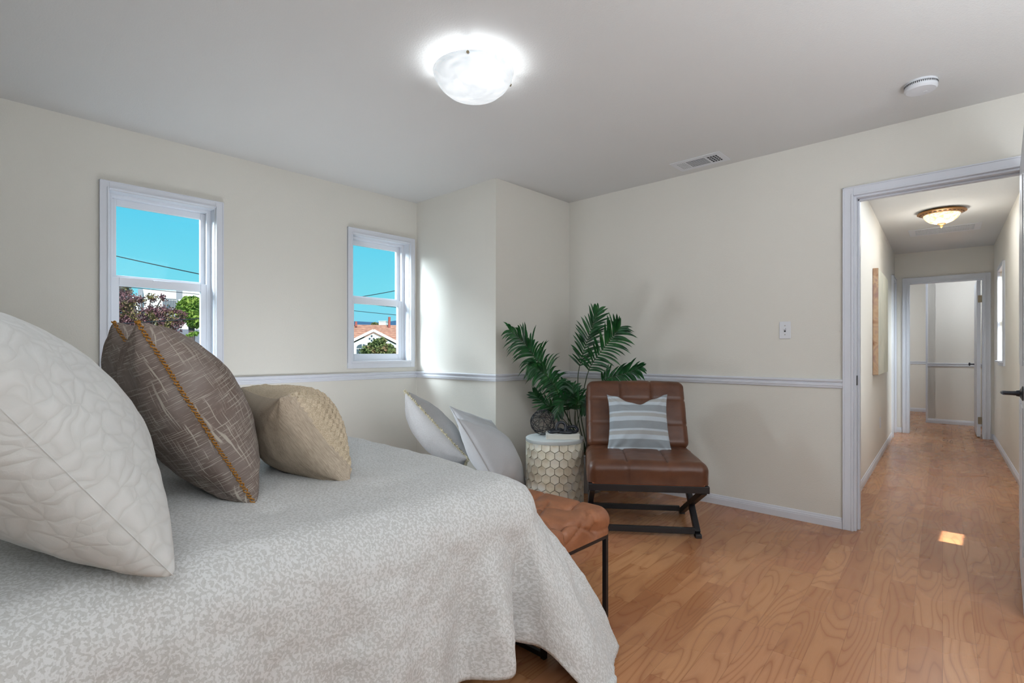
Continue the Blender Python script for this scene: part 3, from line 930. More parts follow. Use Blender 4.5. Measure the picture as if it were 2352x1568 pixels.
# ---------------------------------------------------------------- hexagon side table
TX, TY = plan(.30, 3.67); TR, TH = .202, .505
tbl = empty('side_table', (TX, TY, 0), 0, 'cream drum side table covered in hexagon tiles, left of the leather chair', 'table')
MB().lathe([(0, .006), (TR - .012, .006), (TR - .010, .012), (TR - .010, TH - .03), (0, TH - .03)], 72).build('drum', M_GROUT, tbl, smooth=True)
def hex_tiles():
    n = 21; w = 2 * PI / n; wl = w * TR; s = wl / math.sqrt(3); row = 1.5 * s
    mb = MB(); ztop = TH - .028; zbot = .02; rows = int((ztop - zbot) / row) + 2
    for k in range(rows):
        cz = ztop - .018 - k * row
        for i in range(n):
            ca = (i + (k % 2) * .5) * w
            ring = []
            for g, (ins, rr) in enumerate(((1.0, -.008), (.965, 0.0), (.90, .0012), (.5, -.003), (0, -.0045))):
                pts = []
                for a in range(6):
                    th = PI / 2 + a * PI / 3
                    for sub in (0, .5):
                        th2 = PI / 2 + (a + 1) * PI / 3
                        px = (1 - sub) * math.cos(th) + sub * math.cos(th2); pz = (1 - sub) * math.sin(th) + sub * math.sin(th2)
                        rad = s * .965 * ins
                        zz = min(max(cz + pz * rad, zbot), ztop); aa = ca + px * rad / TR
                        R_ = TR + rr
                        pts.append((R_ * math.cos(aa), R_ * math.sin(aa), zz))
                        if ins == 0: break
                    if ins == 0: break
                ring.append(pts)
            if max(p[2] for p in ring[0]) - min(p[2] for p in ring[0]) < .004: continue
            v = [p for r_ in ring for p in r_]; f = []
            for g in range(3):
                for a in range(12):
                    b = (a + 1) % 12; f.append((g * 12 + a, g * 12 + b, (g + 1) * 12 + b, (g + 1) * 12 + a))
            for a in range(12): f.append((36 + a, 36 + (a + 1) % 12, 48))
            mb.add(v, f)
    return mb
hex_tiles().build('hexagon_tiles', M_TILE, tbl, smooth=True, angle=35)
MB().lathe([(0, TH), (TR - .004, TH), (TR + .001, TH - .004), (TR + .001, TH - .022), (TR - .004, TH - .028), (0, TH - .028)], 96).build('table_top', M_TABLETOP, tbl, smooth=True)

# things on the table (book, chain, woven ball)
def tp(dX, dZ): return plan(.30 + dX, 3.67 + dZ)
bk = empty('book', (*tp(.050, -.045), TH + .0005), PHI + R(-3), 'white book lying flat on the drum side table', 'book')
MB().box(-.115, .115, -.078, .078, 0, .004).box(-.115, .115, -.078, .078, .029, .033).box(-.115, -.111, -.078, .078, .004, .029).build('cover', M_BOOK, bk, bevel=.001)
MB().box(-.110, .112, -.075, .075, .004, .029).build('pages', M_PAGES, bk)
# woven ball
wb = MB(); RB = .090
for k in range(32):
    ax = Vector(rng.normal(size=3)).normalized(); a = ax.orthogonal().normalized(); b = ax.cross(a)
    off = rng.uniform(-.35, .35) * RB; rr = math.sqrt(RB * RB - off * off); ph = rng.uniform(0, 6.28); L = rng.uniform(3.5, 6.28)
    n = 36; jit = rng.uniform(0, .004)
    pts = [ax * off + (a * math.cos(ph + L * i / n) + b * math.sin(ph + L * i / n)) * (rr - jit + .0015 * math.sin(i * .9 + k)) for i in range(n + 1)]
    wb.tube(pts, .0013, 5)
ball = wb.build('woven_ball', M_BLACKVINE, smooth=True); ball.location = (*tp(-.078, .085), TH + RB + .002)
tag(ball, 'black openwork woven ball on the drum side table', 'decorative ball')
# chain links
def link_pts(c, ux, uy, L, W, n=40):
    c = Vector(c); ux = Vector(ux).normalized(); uy = Vector(uy); uy = (uy - ux * uy.dot(ux)).normalized(); pts = []
    for i in range(n):
        a = 2 * PI * i / n; ca, sa = math.cos(a), math.sin(a)
        x = (abs(ca) ** .75) * np.sign(ca) * L / 2; y = (abs(sa) ** .85) * np.sign(sa) * W / 2
        pts.append(c + ux * x + uy * y)
    return pts
ch = empty('chain_ornament', (*tp(.052, -.05), TH + .034), PHI, 'dark navy knotted chain-link ornament on top of the white book', 'ornament')
th_ = .0105
for (c, ux, uy, L, W) in (((-.052, .000, .016), (1, .15, .12), (-.2, 1, .05), .088, .060),
                          ((-.012, .004, .036), (.35, .35, 1), (1, .1, -.2), .076, .062),
                          ((.022, -.014, .013), (1, -.15, 0), (.1, 1, .12), .088, .058),
                          ((.066, .004, .024), (1, .3, .1), (.0, .75, .6), .072, .054)):
    MB().tube(link_pts(c, ux, uy, L, W), th_, 12, closed=True).build('chain_link', M_CHAIN, ch, smooth=True)

# ---------------------------------------------------------------- palm
PX, PY = plan(.60, 4.16)
palm = empty('potted_palm', (PX, PY, 0), PHI, 'green potted palm in the corner behind the leather chair', 'plant')
MB().lathe([(0, .0), (.105, .0), (.112, .02), (.128, .285), (.134, .29), (.134, .302), (.122, .302), (.118, .27), (0, .27)], 48).build('pot', M_POT, palm, smooth=True)
ms = MB()
for k in range(120):
    a = rng.uniform(0, 6.28); r_ = .11 * math.sqrt(rng.uniform()); p = Vector((r_ * math.cos(a), r_ * math.sin(a), .27 + rng.uniform(0, .02)))
    q = p + Vector(rng.normal(size=3)) * .018; q.z = abs(q.z - .29) + .29
    ms.tube([p, (p + q) / 2 + Vector((0, 0, .012)), q], .0035, 5)
ms.lathe([(0, .285), (.08, .283), (.117, .272)], 24)
ms.build('moss', M_MOSS, palm, smooth=True)

def bez(P, n):
    """catmull-rom through points"""
    P = [Vector(p) for p in P]; Q = [P[0] * 2 - P[1]] + P + [P[-1] * 2 - P[-2]]; out = []
    seg = len(P) - 1
    for i in range(n + 1):
        f = min(i / n * seg, seg - 1e-6); k = int(f); t = f - k
        a, b, c, d = Q[k], Q[k + 1], Q[k + 2], Q[k + 3]
        out.append(.5 * ((2 * b) + (c - a) * t + (2 * a - 5 * b + 4 * c - d) * t * t + (3 * b - a - 3 * c + d) * t ** 3))
    return out

def frond(pts, start, leaf, n, droop=.3, curl=1.0, spread=.9, seed=0, thick=.0045):
    rg = random.Random(seed)
    path = bez(pts, 60); m = len(path)
    fr = MB().tube(path, [thick * (1 - .75 * i / (m - 1)) for i in range(m)], 6).build('frond_stem', M_STEM, palm, smooth=True)
    mb = MB()
    for k in range(n):
        f = start + (1 - start) * (k + .5) / n
        i = min(int(f * (m - 1)), m - 2); p = path[i].lerp(path[i + 1], f * (m - 1) - i)
        t = (path[min(i + 2, m - 1)] - path[max(i - 1, 0)]).normalized()
        s = (t.cross(Vector((0, -1, 0.25)))); s = s.normalized()
        g = (f - start) / (1 - start)
        L = leaf * (.55 + .6 * math.sin(PI * min(1, .15 + g * .8))) * rg.uniform(.8, 1.12)
        if g > .85: L *= .8
        for sd in (1, -1):
            ang = spread * (1 - .45 * g) + rg.uniform(-.12, .12)
            d = (t * math.cos(ang) + s * sd * math.sin(ang) + Vector((0, -1, 0)) * rg.uniform(-.25, .45)).normalized()
            c = p.copy(); vs = []; ns = 6; w0 = .0080 * rg.uniform(.85, 1.2); dd = d.copy()
            sw = dd.cross(Vector((rg.uniform(-.3, .3), -1, rg.uniform(-.2, .5)))).normalized()
            for q in range(ns + 1):
                h_ = q / ns
                wd = w0 * (math.sin(PI * min(1, .12 + .88 * h_)) ** .6 if h_ < 1 else 0) + .0002
                vs += [c - sw * wd, c + dd.cross(sw).normalized() * wd * .35, c + sw * wd]
                dd = (dd + Vector((0, 0, -1)) * droop * .22 * (.4 + h_) * curl).normalized()
                c = c + dd * (L / ns)
            fs = []
            for q in range(ns):
                a = q * 3; fs += [(a, a + 1, a + 4, a + 3), (a + 1, a + 2, a + 5, a + 4)]
            mb.add(vs, fs)
    Mi = (Matrix.Translation((PX, PY, 0)) @ Matrix.Rotation(PHI, 4, 'Z')); Mj = Mi.inverted(); vv = []
    for q in mb.v:
        g_ = Mi @ Vector(q); g_.x = max(g_.x, XD + .012 + .01 * abs(math.sin(g_.z * 90))); g_.y = min(g_.y, YC - .012); vv.append(tuple(Mj @ g_))
    mb.v = vv
    mb.build('leaflets', M_LEAF, fr, smooth=True, angle=80)

PZ = 4.16 / 1200.0
def Lp(px, py, dz=0.0):   # local plant point: right of pot centre, depth, height (drawn from the photo's outline)
    k = (4.16 + dz) / 1200.0
    return ((px - 1176) * k - .60, dz, 1.1 + (808 - py) * k)
base = (-.02, 0, .28)
frond([base, Lp(1318, 985), Lp(1284, 920, -.05), Lp(1262, 868, -.12), Lp(1232, 826, -.2), Lp(1206, 790, -.26), Lp(1170, 757, -.3)], .36, .17, 40, 1.0, 1.2, 1.0, 1, .006)
frond([(-.0, .02, .28), Lp(1328, 960), Lp(1327, 880, -.04), Lp(1331, 842, -.06), Lp(1346, 790, -.1), Lp(1362, 745, -.14), Lp(1374, 712, -.16)], .50, .135, 24, .35, 1, .85, 2, .005)
frond([(.01, -.02, .28), Lp(1334, 950), Lp(1342, 890, -.08), Lp(1356, 842, -.16), Lp(1386, 800, -.24), Lp(1412, 768, -.3), Lp(1424, 752, -.33)], .46, .165, 24, .75, 1, 1.0, 3, .005)
frond([(.03, .02, .28), Lp(1352, 940), Lp(1366, 892, -.02), Lp(1390, 870, -.08), Lp(1420, 862, -.15), Lp(1448, 853, -.22), Lp(1474, 843, -.28)], .45, .12, 24, .8, 1, 1.0, 4)
frond([base, Lp(1316, 985), Lp(1290, 925, -.08), Lp(1270, 880, -.2), Lp(1240, 850, -.3), Lp(1216, 838, -.34)], .42, .13, 28, 1.2, 1.2, 1.0, 21, .004)
frond([(-.03, .0, .28), Lp(1315, 990), Lp(1290, 958), Lp(1268, 938, -.03), Lp(1245, 922, -.05), Lp(1226, 902, -.05)], .50, .095, 16, .25, 1, .8, 5, .004)
frond([(-.01, -.02, .28), Lp(1322, 980), Lp(1320, 940, -.08), Lp(1318, 910, -.1), Lp(1316, 885, -.1)], .5, .10, 14, .5, 1, 1.0, 6, .004)
frond([(-.02, -.02, .28), Lp(1314, 980), Lp(1306, 940, -.1), Lp(1297, 920, -.12), Lp(1285, 930, -.16), Lp(1280, 958, -.18)], .38, .10, 18, .8, 1, 1.0, 7, .004)
frond([(.0, -.03, .28), Lp(1324, 980), Lp(1325, 930, -.1), Lp(1335, 920, -.14), Lp(1346, 938, -.18)], .42, .12, 16, .8, 1, 1.0, 8, .004)
frond([(-.02, .02, .28), Lp(1310, 985), Lp(1301, 930), Lp(1296, 900), Lp(1300, 878)], .5, .09, 14, .6, 1, 1.0, 9, .004)
frond([(.0, .03, .28), Lp(1326, 985), Lp(1332, 945), Lp(1318, 915), Lp(1296, 905), Lp(1284, 918)], .42, .11, 16, .8, 1, .9, 10, .004)

# ---------------------------------------------------------------- low white chair with cushions beyond the bed
ac = empty('slipper_chair', (*plan(-.33, 3.72), 0), PHI - R(8), 'low white upholstered seat beyond the bed holding three cushions, almost hidden by the duvet', 'chair')
V, F = padded(.86, .62, .12, .05, None, .03)
o = mesh_obj('seat', V, F, M_WHITELINEN, ac, angle=60); o.location = (-.10, .02, .05)
for sx in (-.45, .25):
    for sy in (-.22, .26):
        MB().tube([(sx, sy, 0), (sx, sy, .06)], [.014, .02], 12).build('leg', M_BLACKMETAL, ac, smooth=True)
def P3(X, Z, z): return Vector((*plan(X, Z), z))
def slumped(name, tip, a, b, t, mat, seed, label, trimmat):
    """soft cushion from its near top tip, its top edge a and its near side edge b (slumped, so not square)"""
    o3 = P3(*tip); z0_ = P3(0, 0, 0); av = P3(*a) - z0_; bv = P3(*b) - z0_
    n = av.cross(bv).normalized(); w_, h_ = av.length, bv.length; c = (av + bv) / 2
    V, F = pillow_mesh(w_, h_, t, 44, .04, .42, .006, seed, wrinkle=.006, ear=.006)
    tr = lambda p: av.normalized() * p[0] + bv.normalized() * (-p[1]) + n * p[2] * 1.0
    V = [tr(p) for p in V]; F = [f_[::-1] for f_ in F]
    o = mesh_obj(name, V, F, mat); o.location = o3 + c
    per = [tuple(tr(p)) for p in perimeter(w_, h_, .04, 30, .006)]
    if trimmat is M_FRINGE:
        P0 = [Vector(p) for p in per]; mb = MB()
        for k in range(len(P0)):
            for q in range(5):
                p = P0[k].lerp(P0[(k + 1) % len(P0)], q / 5); d_ = (p.normalized() * rng.uniform(.008, .020) + n * rng.uniform(-.010, .010))
                mb.tube([p - d_ * .3, p + d_ * .5 + n * .002, p + d_], .0034, 5)
        mb.tube(per, .004, 6, closed=True); mb.build('fringe', trimmat, o, smooth=True)
    else: piping_mb(per, .0035).build('piping', trimmat, o, smooth=True)
    return tag(o, label, 'cushion')
slumped('fringed_cushion', (-.753, 3.72, .8125), (-.06, .38, -.17), (.44, -.04, -.46), .28, M_GREYLINEN, 11.0, 'grey woven cushion with cream fringed edge, leftmost of the cushions beyond the bed', M_FRINGE)
slumped('pale_cushion', (-.429, 3.66, .712), (.27, .33, -.14), (.235, .02, -.45), .20, M_WHITELINEN, 12.0, 'pale cushion with a pointed top corner, between the fringed cushion and the piped one', M_WHITELINEN)
slumped('piped_cushion', (-.351, 3.42, .657), (.20, .37, -.115), (.245, -.03, -.41), .30, M_WHITELINEN, 14.0, 'pale grey cushion with a piped edge, frontmost of the cushions beyond the bed', M_GREYLINEN)

# ---------------------------------------------------------------- ceiling light, detector, registers, switch, outlet
def m_bowl():
    t = NT('alabaster_glass'); c = t.coord()
    n = t.noise(t.mapping(c, scale=(1, 1, 2.5)), 9, 4, .6, 1.5)
    g = t.n('ShaderNodeSeparateXYZ'); t.l(c, g.inputs[0])
    z = t.ramp(t.math('MULTIPLY_ADD', g.outputs[2], 8.0, 1.0), [(0.0, 1.0), (.45, .75), (.9, .22)])
    col = t.ramp(n.outputs[0], [(.3, srgb(208, 214, 218)), (.7, srgb(244, 247, 250))])
    t.set(col, .15)
    t.l(col, t.b.inputs['Emission Color'])
    t.l(t.math('MULTIPLY', z, .62), t.b.inputs['Emission Strength'])
    return t.m
M_BOWL = m_bowl()
LX, LY = -1.80, 1.655
cli = empty('ceiling_light', (LX, LY, CH), 0, 'frosted white glass bowl ceiling light in the bedroom, lit', 'ceiling light')
prof = [(0, -.155), (.04, -.152), (.08, -.143), (.12, -.125), (.15, -.101), (.172, -.070), (.183, -.042), (.187, -.036), (.189, -.038), (.180, -.066), (.155, -.103), (.123, -.130), (.08, -.149), (.04, -.158), (0, -.161)]
MB().lathe([(r_, z + .0) for r_, z in prof], 96).build('glass_bowl', M_BOWL, cli, smooth=True, angle=80)
MB().lathe([(0, 0), (.065, 0), (.065, -.02), (.05, -.03), (0, -.03)], 32).build('base_plate', M_PLASTIC, cli, smooth=True)
for a in (70, 190, 310):
    aa = R(a) ; MB().tube([(.17 * math.cos(aa), .17 * math.sin(aa), -.036), (.184 * math.cos(aa), .184 * math.sin(aa), -.048), (.196 * math.cos(aa), .196 * math.sin(aa), -.052)], [.005, .006, .0065], 12).build('clip', M_HINGE, cli, smooth=True)
    MB().bar((.06 * math.cos(aa), .06 * math.sin(aa), -.012), (.175 * math.cos(aa), .175 * math.sin(aa), -.034), .012, .003).build('arm', M_PLASTIC, cli)

sd = empty('smoke_detector', (*plan(2.035, 2.60), CH), 0, 'round white smoke detector on the ceiling above the doorway', 'smoke detector')
MB().lathe([(0, 0), (.066, 0), (.067, -.010), (.064, -.012), (.064, -.014), (.068, -.016), (.067, -.034), (.060, -.041), (.02, -.043), (0, -.043)], 64).build('body', M_PLASTIC, sd, smooth=True, angle=30)
mb = MB()
for k in range(56):
    a = 2 * PI * k / 56; c, s = math.cos(a), math.sin(a)
    mb.bar((.0675 * c, .0675 * s, -.012), (.0675 * c, .0675 * s, -.0215), .0032, .0016, up=(c, s, 0))
mb.build('vent_slots', M_DARKSLOT, sd)
MB().lathe([(0, -.0445), (.009, -.0445), (.010, -.042)], 20, Matrix.Translation((.015, .02, 0))).build('test_button', M_PLASTIC, sd)

reg = empty('ceiling_register', (-1.556, 3.588, CH), 0, 'white metal air register on the bedroom ceiling beside the far wall', 'vent')
mb = MB(); mb.box(-.178, .178, -.103, .103, -.004, 0)
mb.build('frame', M_PLASTIC, reg, bevel=.0015)
mb = MB()
mb.box(-.075, .055, -.062, .062, -.0046, -.0041); mb.box(.070, .140, -.062, .062, -.0046, -.0041)
mb.build('opening', M_DARKSLOT, reg)
mb = MB()
for k in range(9): mb.box(-.075, .055, -.058 + k * .0143, -.0540 + k * .0143, -.0062, -.0047)
for k in range(4): mb.box(.070 + k * .0185, .0725 + k * .0185, -.062, .062, -.0062, -.0047)
for k in range(4): mb.box(.070, .14, -.062 + k * .031, -.0595 + k * .031, -.0064, -.0047)
mb.build('louvres', M_PLASTIC, reg)
mb = MB()
for k in range(5): mb.box(-.140 + k * .0125, -.1385 + k * .0125, -.062, .062, -.0046, -.0041)
mb.build('slit', M_DARKSLOT, reg)

ret = empty('return_grille', (*hall(.52, 3.49), CH), HA, 'white rectangular air return grille on the hallway ceiling', 'vent')
MB().box(-.305, .305, -.20, .20, -.005, 0).build('frame', M_PLASTIC, ret, bevel=.002)
MB().box(-.25, .25, -.14, .14, -.0056, -.0051).build('opening', plain('grey_slot', srgb(70, 70, 68), .7), ret)
mb = MB()
for k in range(17): mb.box(-.25, .25, -.136 + k * .0165, -.1315 + k * .0165, -.0075, -.0057)
for k in range(26): mb.box(-.25 + k * .02, -.2480 + k * .02, -.14, .14, -.0078, -.0057)
mb.build('louvres', M_PLASTIC, ret)

# hall light
M_HGLASS = m_emit('etched_amber_glass', srgb(255, 205, 140), 1.0, srgb(235, 215, 185))
t = NT('etched_glass_warm'); c = t.coord(); n = t.noise(c, 22, 3, .5, 1.0)
cc = t.ramp(n.outputs[0], [(.4, srgb(214, 176, 122)), (.6, srgb(255, 232, 190))]); t.set(cc, .3); t.l(cc, t.b.inputs['Emission Color']); t.b.inputs['Emission Strength'].default_value = .9
M_HGLASS = t.m
M_GILT = plain('antique_gilt', srgb(150, 104, 52), .4, .5, bump=.5, bscale=60, bdist=.004)
hx, hy = hall(.50, 2.47)
hl = empty('hallway_light', (hx, hy, CH), 0, 'gilt-rimmed etched glass flush ceiling light in the hallway', 'ceiling light')
MB().lathe([(.10, 0), (.165, -.004), (.185, -.016), (.186, -.024), (.165, -.032), (.135, -.042), (.128, -.036)], 64).build('gilt_rim', M_GILT, hl, smooth=True, angle=50)
mb = MB()
for k in range(28):
    a = 2 * PI * k / 28; mb.lathe([(0, .002), (.006, .001), (.008, 0)], 8, Matrix.Rotation(a, 4, 'Z') @ Matrix.Translation((.163, 0, -.035)) @ Matrix.Rotation(R(160), 4, 'Y') @ Matrix.Scale(1.8, 4, (0, 1, 0)) @ Matrix.Scale(.7, 4, (1, 0, 0)))
mb.build('rim_piercing', plain('gilt_shadow', srgb(70, 44, 22), .7), hl)
MB().lathe([(.140, -.036), (.134, -.058), (.118, -.082), (.09, -.105), (.055, -.120), (0, -.128)], 64).build('glass_bowl', M_HGLASS, hl, smooth=True, angle=80)
MB().lathe([(.0, -.122), (.034, -.120), (.030, -.130), (.014, -.138), (.010, -.146), (.012, -.152), (.006, -.162), (0, -.168)], 24).build('finial', M_GILT, hl, smooth=True)

sw = empty('light_switch', (-1.055, YC, 1.245), 0, 'white toggle light switch plate on the far wall beside the doorway', 'light switch')
MB().box(-.035, .035, -.006, 0, -.057, .057).build('plate', M_PLASTIC, sw, bevel=.003)
MB().box(-.005, .005, -.0065, -.006, -.012, .012).build('slot', M_DARKSLOT, sw)
MB().bar((0, -.006, .002), (0, -.018, .010), .007, .010).build('toggle', M_PLASTIC, sw)
for z in (-.030, .030): MB().lathe([(0, .001), (.003, 0)], 10, mat4((1, 0, 0), (0, 0, 1), (0, -1, 0), (0, -.006, z))).build('screw', M_HINGE, sw)

ou = empty('wall_outlet', (*hall(0, 2.75), .36), HA, 'white outlet plate low on the hallway left wall under the painting', 'outlet')
MB().box(0, .006, -.035, .035, -.057, .057).build('plate', M_PLASTIC, ou, bevel=.002)
MB().box(.006, .008, -.016, .016, .008, .036).box(.006, .008, -.016, .016, -.036, -.008).build('socket_face', M_PLASTIC, ou)

# painting on the hall left wall
def m_canvas():
    t = NT('pale_botanical_painting'); c = t.coord()
    s = t.n('ShaderNodeSeparateXYZ'); t.l(c, s.inputs[0])
    base = t.ramp(t.noise(c, 3, 4, .6).outputs[0], [(.3, srgb(198, 198, 182)), (.7, srgb(220, 216, 200))])
    st = t.noise(t.mapping(c, scale=(1, 9, 1.6)), 3.0, 4, .6, 1.2)
    sm = t.ramp(st.outputs[0], [(.58, 0.0), (.66, 1.0)])
    col = t.mix(t.math('MULTIPLY', sm, .35), base, srgb(138, 150, 140))
    v = t.noise(t.mapping(c, scale=(1, 3, 1)), 7, 3, .5)
    fl_ = t.ramp(v.outputs[0], [(.66, 0.0), (.72, 1.0)])
    col = t.mix(t.math('MULTIPLY', fl_, .7), col, srgb(178, 140, 92))
    t.set(col, .7); return t.m
def m_canvas_side():
    t = NT('painting_wrapped_edge'); c = t.coord()
    n = t.noise(t.mapping(c, scale=(1, 1, 1)), 5, 3, .6, 1)
    t.set(t.ramp(n.outputs[0], [(.3, srgb(150, 104, 76)), (.5, srgb(196, 164, 132)), (.65, srgb(156, 122, 116)), (.8, srgb(176, 110, 66))]), .7); return t.m
pt = empty('painting', (*hall(0, 2.0), .885), HA, 'tall pale botanical canvas painting on the hallway left wall', 'painting')
MB().box(.002, .045, 0, 1.08, 0, 1.0).build('stretcher_edge', m_canvas_side(), pt, bevel=.002)
MB().box(.0455, .047, .001, 1.079, .001, .999).build('canvas', m_canvas(), pt)

# ---------------------------------------------------------------- outdoors
GZ = -3.6
M_GRASS = plain('dry_ground', srgb(120, 116, 90), .95)
g = MB().box(-160, -4.3, -60, 120, GZ - .2, GZ).build('ground', M_GRASS); g['kind'] = 'structure'
M_STUCCO = plain('white_stucco', srgb(236, 234, 228), .9)
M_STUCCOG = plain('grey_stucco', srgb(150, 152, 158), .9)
def m_rooftile():
    t = NT('terracotta_tiles'); c = t.coord()
    w = t.n('ShaderNodeTexWave', wave_type='BANDS', bands_direction='Z'); t.l(c, w.inputs[0]); w.inputs['Scale'].default_value = 1.7
    n = t.noise(c, 3, 3)
    b = t.ramp(n.outputs[0], [(.3, srgb(170, 122, 104)), (.7, srgb(206, 160, 138))])
    t.set(t.mix(t.math('MULTIPLY', t.ramp(w.outputs[1], [(.0, 1.0), (.3, 0.0)]), .5), b, srgb(110, 76, 66)), .85)
    return t.m
M_TERRA = m_rooftile()
M_GREYROOF = plain('grey_shingle', srgb(120, 118, 122), .9, bump=.5, bscale=4, bdist=.1)
M_DARKGLASS = plain('dark_pane', srgb(78, 92, 100), .2)

def far_pt(px, py, Z):
    X = (px - 1176) / 1200.0 * Z
    x, y = plan(X, Z); return Vector((x, y, 1.1 + (808 - py) / 1200.0 * Z))

# terracotta-roofed house opposite (gable faces the bedroom)
def house_tile():
    Z = 40.0; k = Z / 1200.0
    c = far_pt(858, 808, Z); ang = math.atan2(-c.y, -c.x) + PI / 2   # gable looks back to the bedroom
    h = empty('house', (c.x, c.y, GZ), ang, 'white stucco house with terracotta tile roof, seen through the right window', 'house')
    # local: x to viewer's right, -y toward viewer, z up from ground
    zA = 2.77 - GZ; zE = 1.83 - GZ; hw = 1.68
    mb = MB(); mb.prism([(-hw, 0), (hw, 0), (hw, zE - .15), (0, zA - .22), (-hw, zE - .15)], 0, 4.2, mat4((1, 0, 0), (0, 0, 1), (0, 1, 0), (0, 0, 0)))
    mb.box(-9, 14, 4.2, 11, 0, zE + .1)
    mb.build('walls', M_STUCCO, h)
    rf = MB()
    for s in (-1, 1):
        a = Vector((0, 0, zA)); b = Vector((s * (hw + .35), 0, zE - .12))
        for e, (dy0, dy1) in ((0, (-.08, 4.6)),):
            v = [(a.x, dy0, a.z), (b.x, dy0, b.z), (b.x, dy1, b.z), (a.x, dy1, a.z)]
            rf.add(v + [(p[0], p[1], p[2] + .12) for p in v], [(0, 1, 2, 3), (7, 6, 5, 4), (0, 4, 5, 1), (1, 5, 6, 2), (2, 6, 7, 3), (3, 7, 4, 0)])
    z1, z2 = zE + .05, 3.55 - GZ
    v = [(-9.4, 3.6, z1), (14.4, 3.6, z1), (14.4, 7.6, z2), (-9.4, 7.6, z2), (14.4, 11.4, z1), (-9.4, 11.4, z1)]
    rf.add(v, [(0, 1, 2, 3), (3, 2, 4, 5)]); rf.add([(p[0], p[1], p[2] - .12) for p in v], [(3, 2, 1, 0), (5, 4, 2, 3)])
    roof = rf.build('roof', M_TERRA, h)
    # scalloped tile courses on the main roof
    tc = MB()
    for r_ in range(13):
        f = r_ / 13; y = 3.6 + 4.0 * f; z = z1 + (z2 - z1) * f
        tc.box(-9.4, 14.4, y - .02, y + .08, z - .02, z + .10)
    tc.build('tile_courses', M_TERRA, roof)
    fa = MB()
    for s in (-1, 1): fa.bar((0, -.11, zA - .02), (s * (hw + .38), -.11, zE - .14), .06, .20)
    fa.build('fascia', M_STUCCO, h)
    rs = MB()
    for (x, z) in ((-.02, -.46), (-.17, -.66), (.13, -.66), (-.02, -.80)):
        rs.lathe([(0, .02), (.075, .02), (.075, 0)], 14, mat4((1, 0, 0), (0, 0, 1), (0, -1, 0), (x - .12, 0, zA + z)))
    rs.build('gable_vent', M_DARKGLASS, h)
    wn_ = MB(); pts = [(-.42, 0), (.42, 0), (.42, .52)] + [(.42 * math.cos(a), .52 + .28 * math.sin(a)) for a in [PI * i / 10 for i in range(1, 10)]] + [(-.42, .52)]
    wn_.prism([(x, z) for x, z in pts], -.03, 0, mat4((1, 0, 0), (0, 0, 1), (0, 1, 0), (-.83, 0, .95 - GZ - .05)))
    f_ = wn_.build('arched_window', M_DARKGLASS, h)
    MB().box(-.86, -.80, -.06, -.03, .9 - GZ, 1.7 - GZ).box(-1.25, -.41, -.06, -.03, 1.32 - GZ, 1.37 - GZ).build('glazing_bar', M_STUCCO, f_)
    MB().tube([(1.35, 6.9, z2 - .3), (1.38, 6.9, z2 + .70)], .11, 8).build('vent_pipe', plain('red_pipe', srgb(176, 96, 84), .8), h)
    MB().tube([(-1.5, 6.9, z2 - .2), (-1.5, 6.9, z2 + .25)], .10, 8).build('vent_pipe', bpy.data.materials['red_pipe'], h)
    return h
house_tile()

def building():
    Z = 34.0; c = far_pt(400, 808, Z); ang = math.atan2(-c.y, -c.x) + PI / 2
    h = empty('apartment_building', (c.x, c.y, GZ), ang, 'white flat-roofed apartment building seen through the left window', 'building')
    k = Z / 1200.0
    def bx(mb, px0, px1, ptop, y0, y1, pbot=900):
        mb.box((px0 - 400) * k, (px1 - 400) * k, y0, y1, max(0, 1.1 + (808 - pbot) * k - GZ), 1.1 + (808 - ptop) * k / 1.0 - GZ)
    m1 = MB(); bx(m1, 341, 404, 667, 0, 6); bx(m1, 416, 520, 663, -1.2, 5); bx(m1, 314, 334, 680, 1, 6)
    m1.build('walls', M_STUCCO, h)
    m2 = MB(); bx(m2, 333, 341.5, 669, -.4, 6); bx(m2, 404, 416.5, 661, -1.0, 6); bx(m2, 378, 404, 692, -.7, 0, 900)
    m2.build('shaded_bays', M_STUCCOG, h)  # shade of the side faces is put into the colour as grey
    m3 = MB(); bx(m3, 408, 470, 692, -1.9, -1.2, 900); m3.build('garden_wall', M_STUCCO, h)
    m4 = MB()
    for i in range(9):
        x = (380 + i * 3.0 - 400) * k; z = 1.1 + (808 - 708) * k - GZ
        m4.box(x, x + .03, -.75, -.72, z, z + .5)
    z = 1.1 + (808 - 708) * k - GZ + .5; m4.box((380 - 400) * k, (405 - 400) * k, -.76, -.70, z, z + .05)
    m4.build('balcony_railing', M_DARKGLASS, h)
    m5 = MB(); bx(m5, 386, 392, 702, -.76, -.7, 716); m5.build('window', M_DARKGLASS, h)
building()

def low_house():
    Z = 24.0; c = far_pt(430, 808, Z); ang = math.atan2(-c.y, -c.x) + PI / 2
    h = empty('bungalow', (c.x, c.y, GZ), ang, 'low house with grey shingle roof behind the trees outside the left window', 'house')
    z1, z2 = 1.05 - GZ, 2.25 - GZ
    MB().box(-3.2, 3.6, .4, 5, 0, z1).build('walls', M_STUCCOG, h)
    v = [(-3.6, 0, z1), (4, 0, z1), (4, 3, z2), (-3.6, 3, z2), (4, 6, z1), (-3.6, 6, z1)]
    MB().add(v, [(0, 1, 2, 3), (3, 2, 4, 5), (0, 3, 5), (1, 4, 2)]).build('roof', M_GREYROOF, h)
    MB().bar((-3.6, -.03, z1 - .03), (4, -.03, z1 - .03), .08, .16).build('gutter', M_STUCCO, h)
low_house()

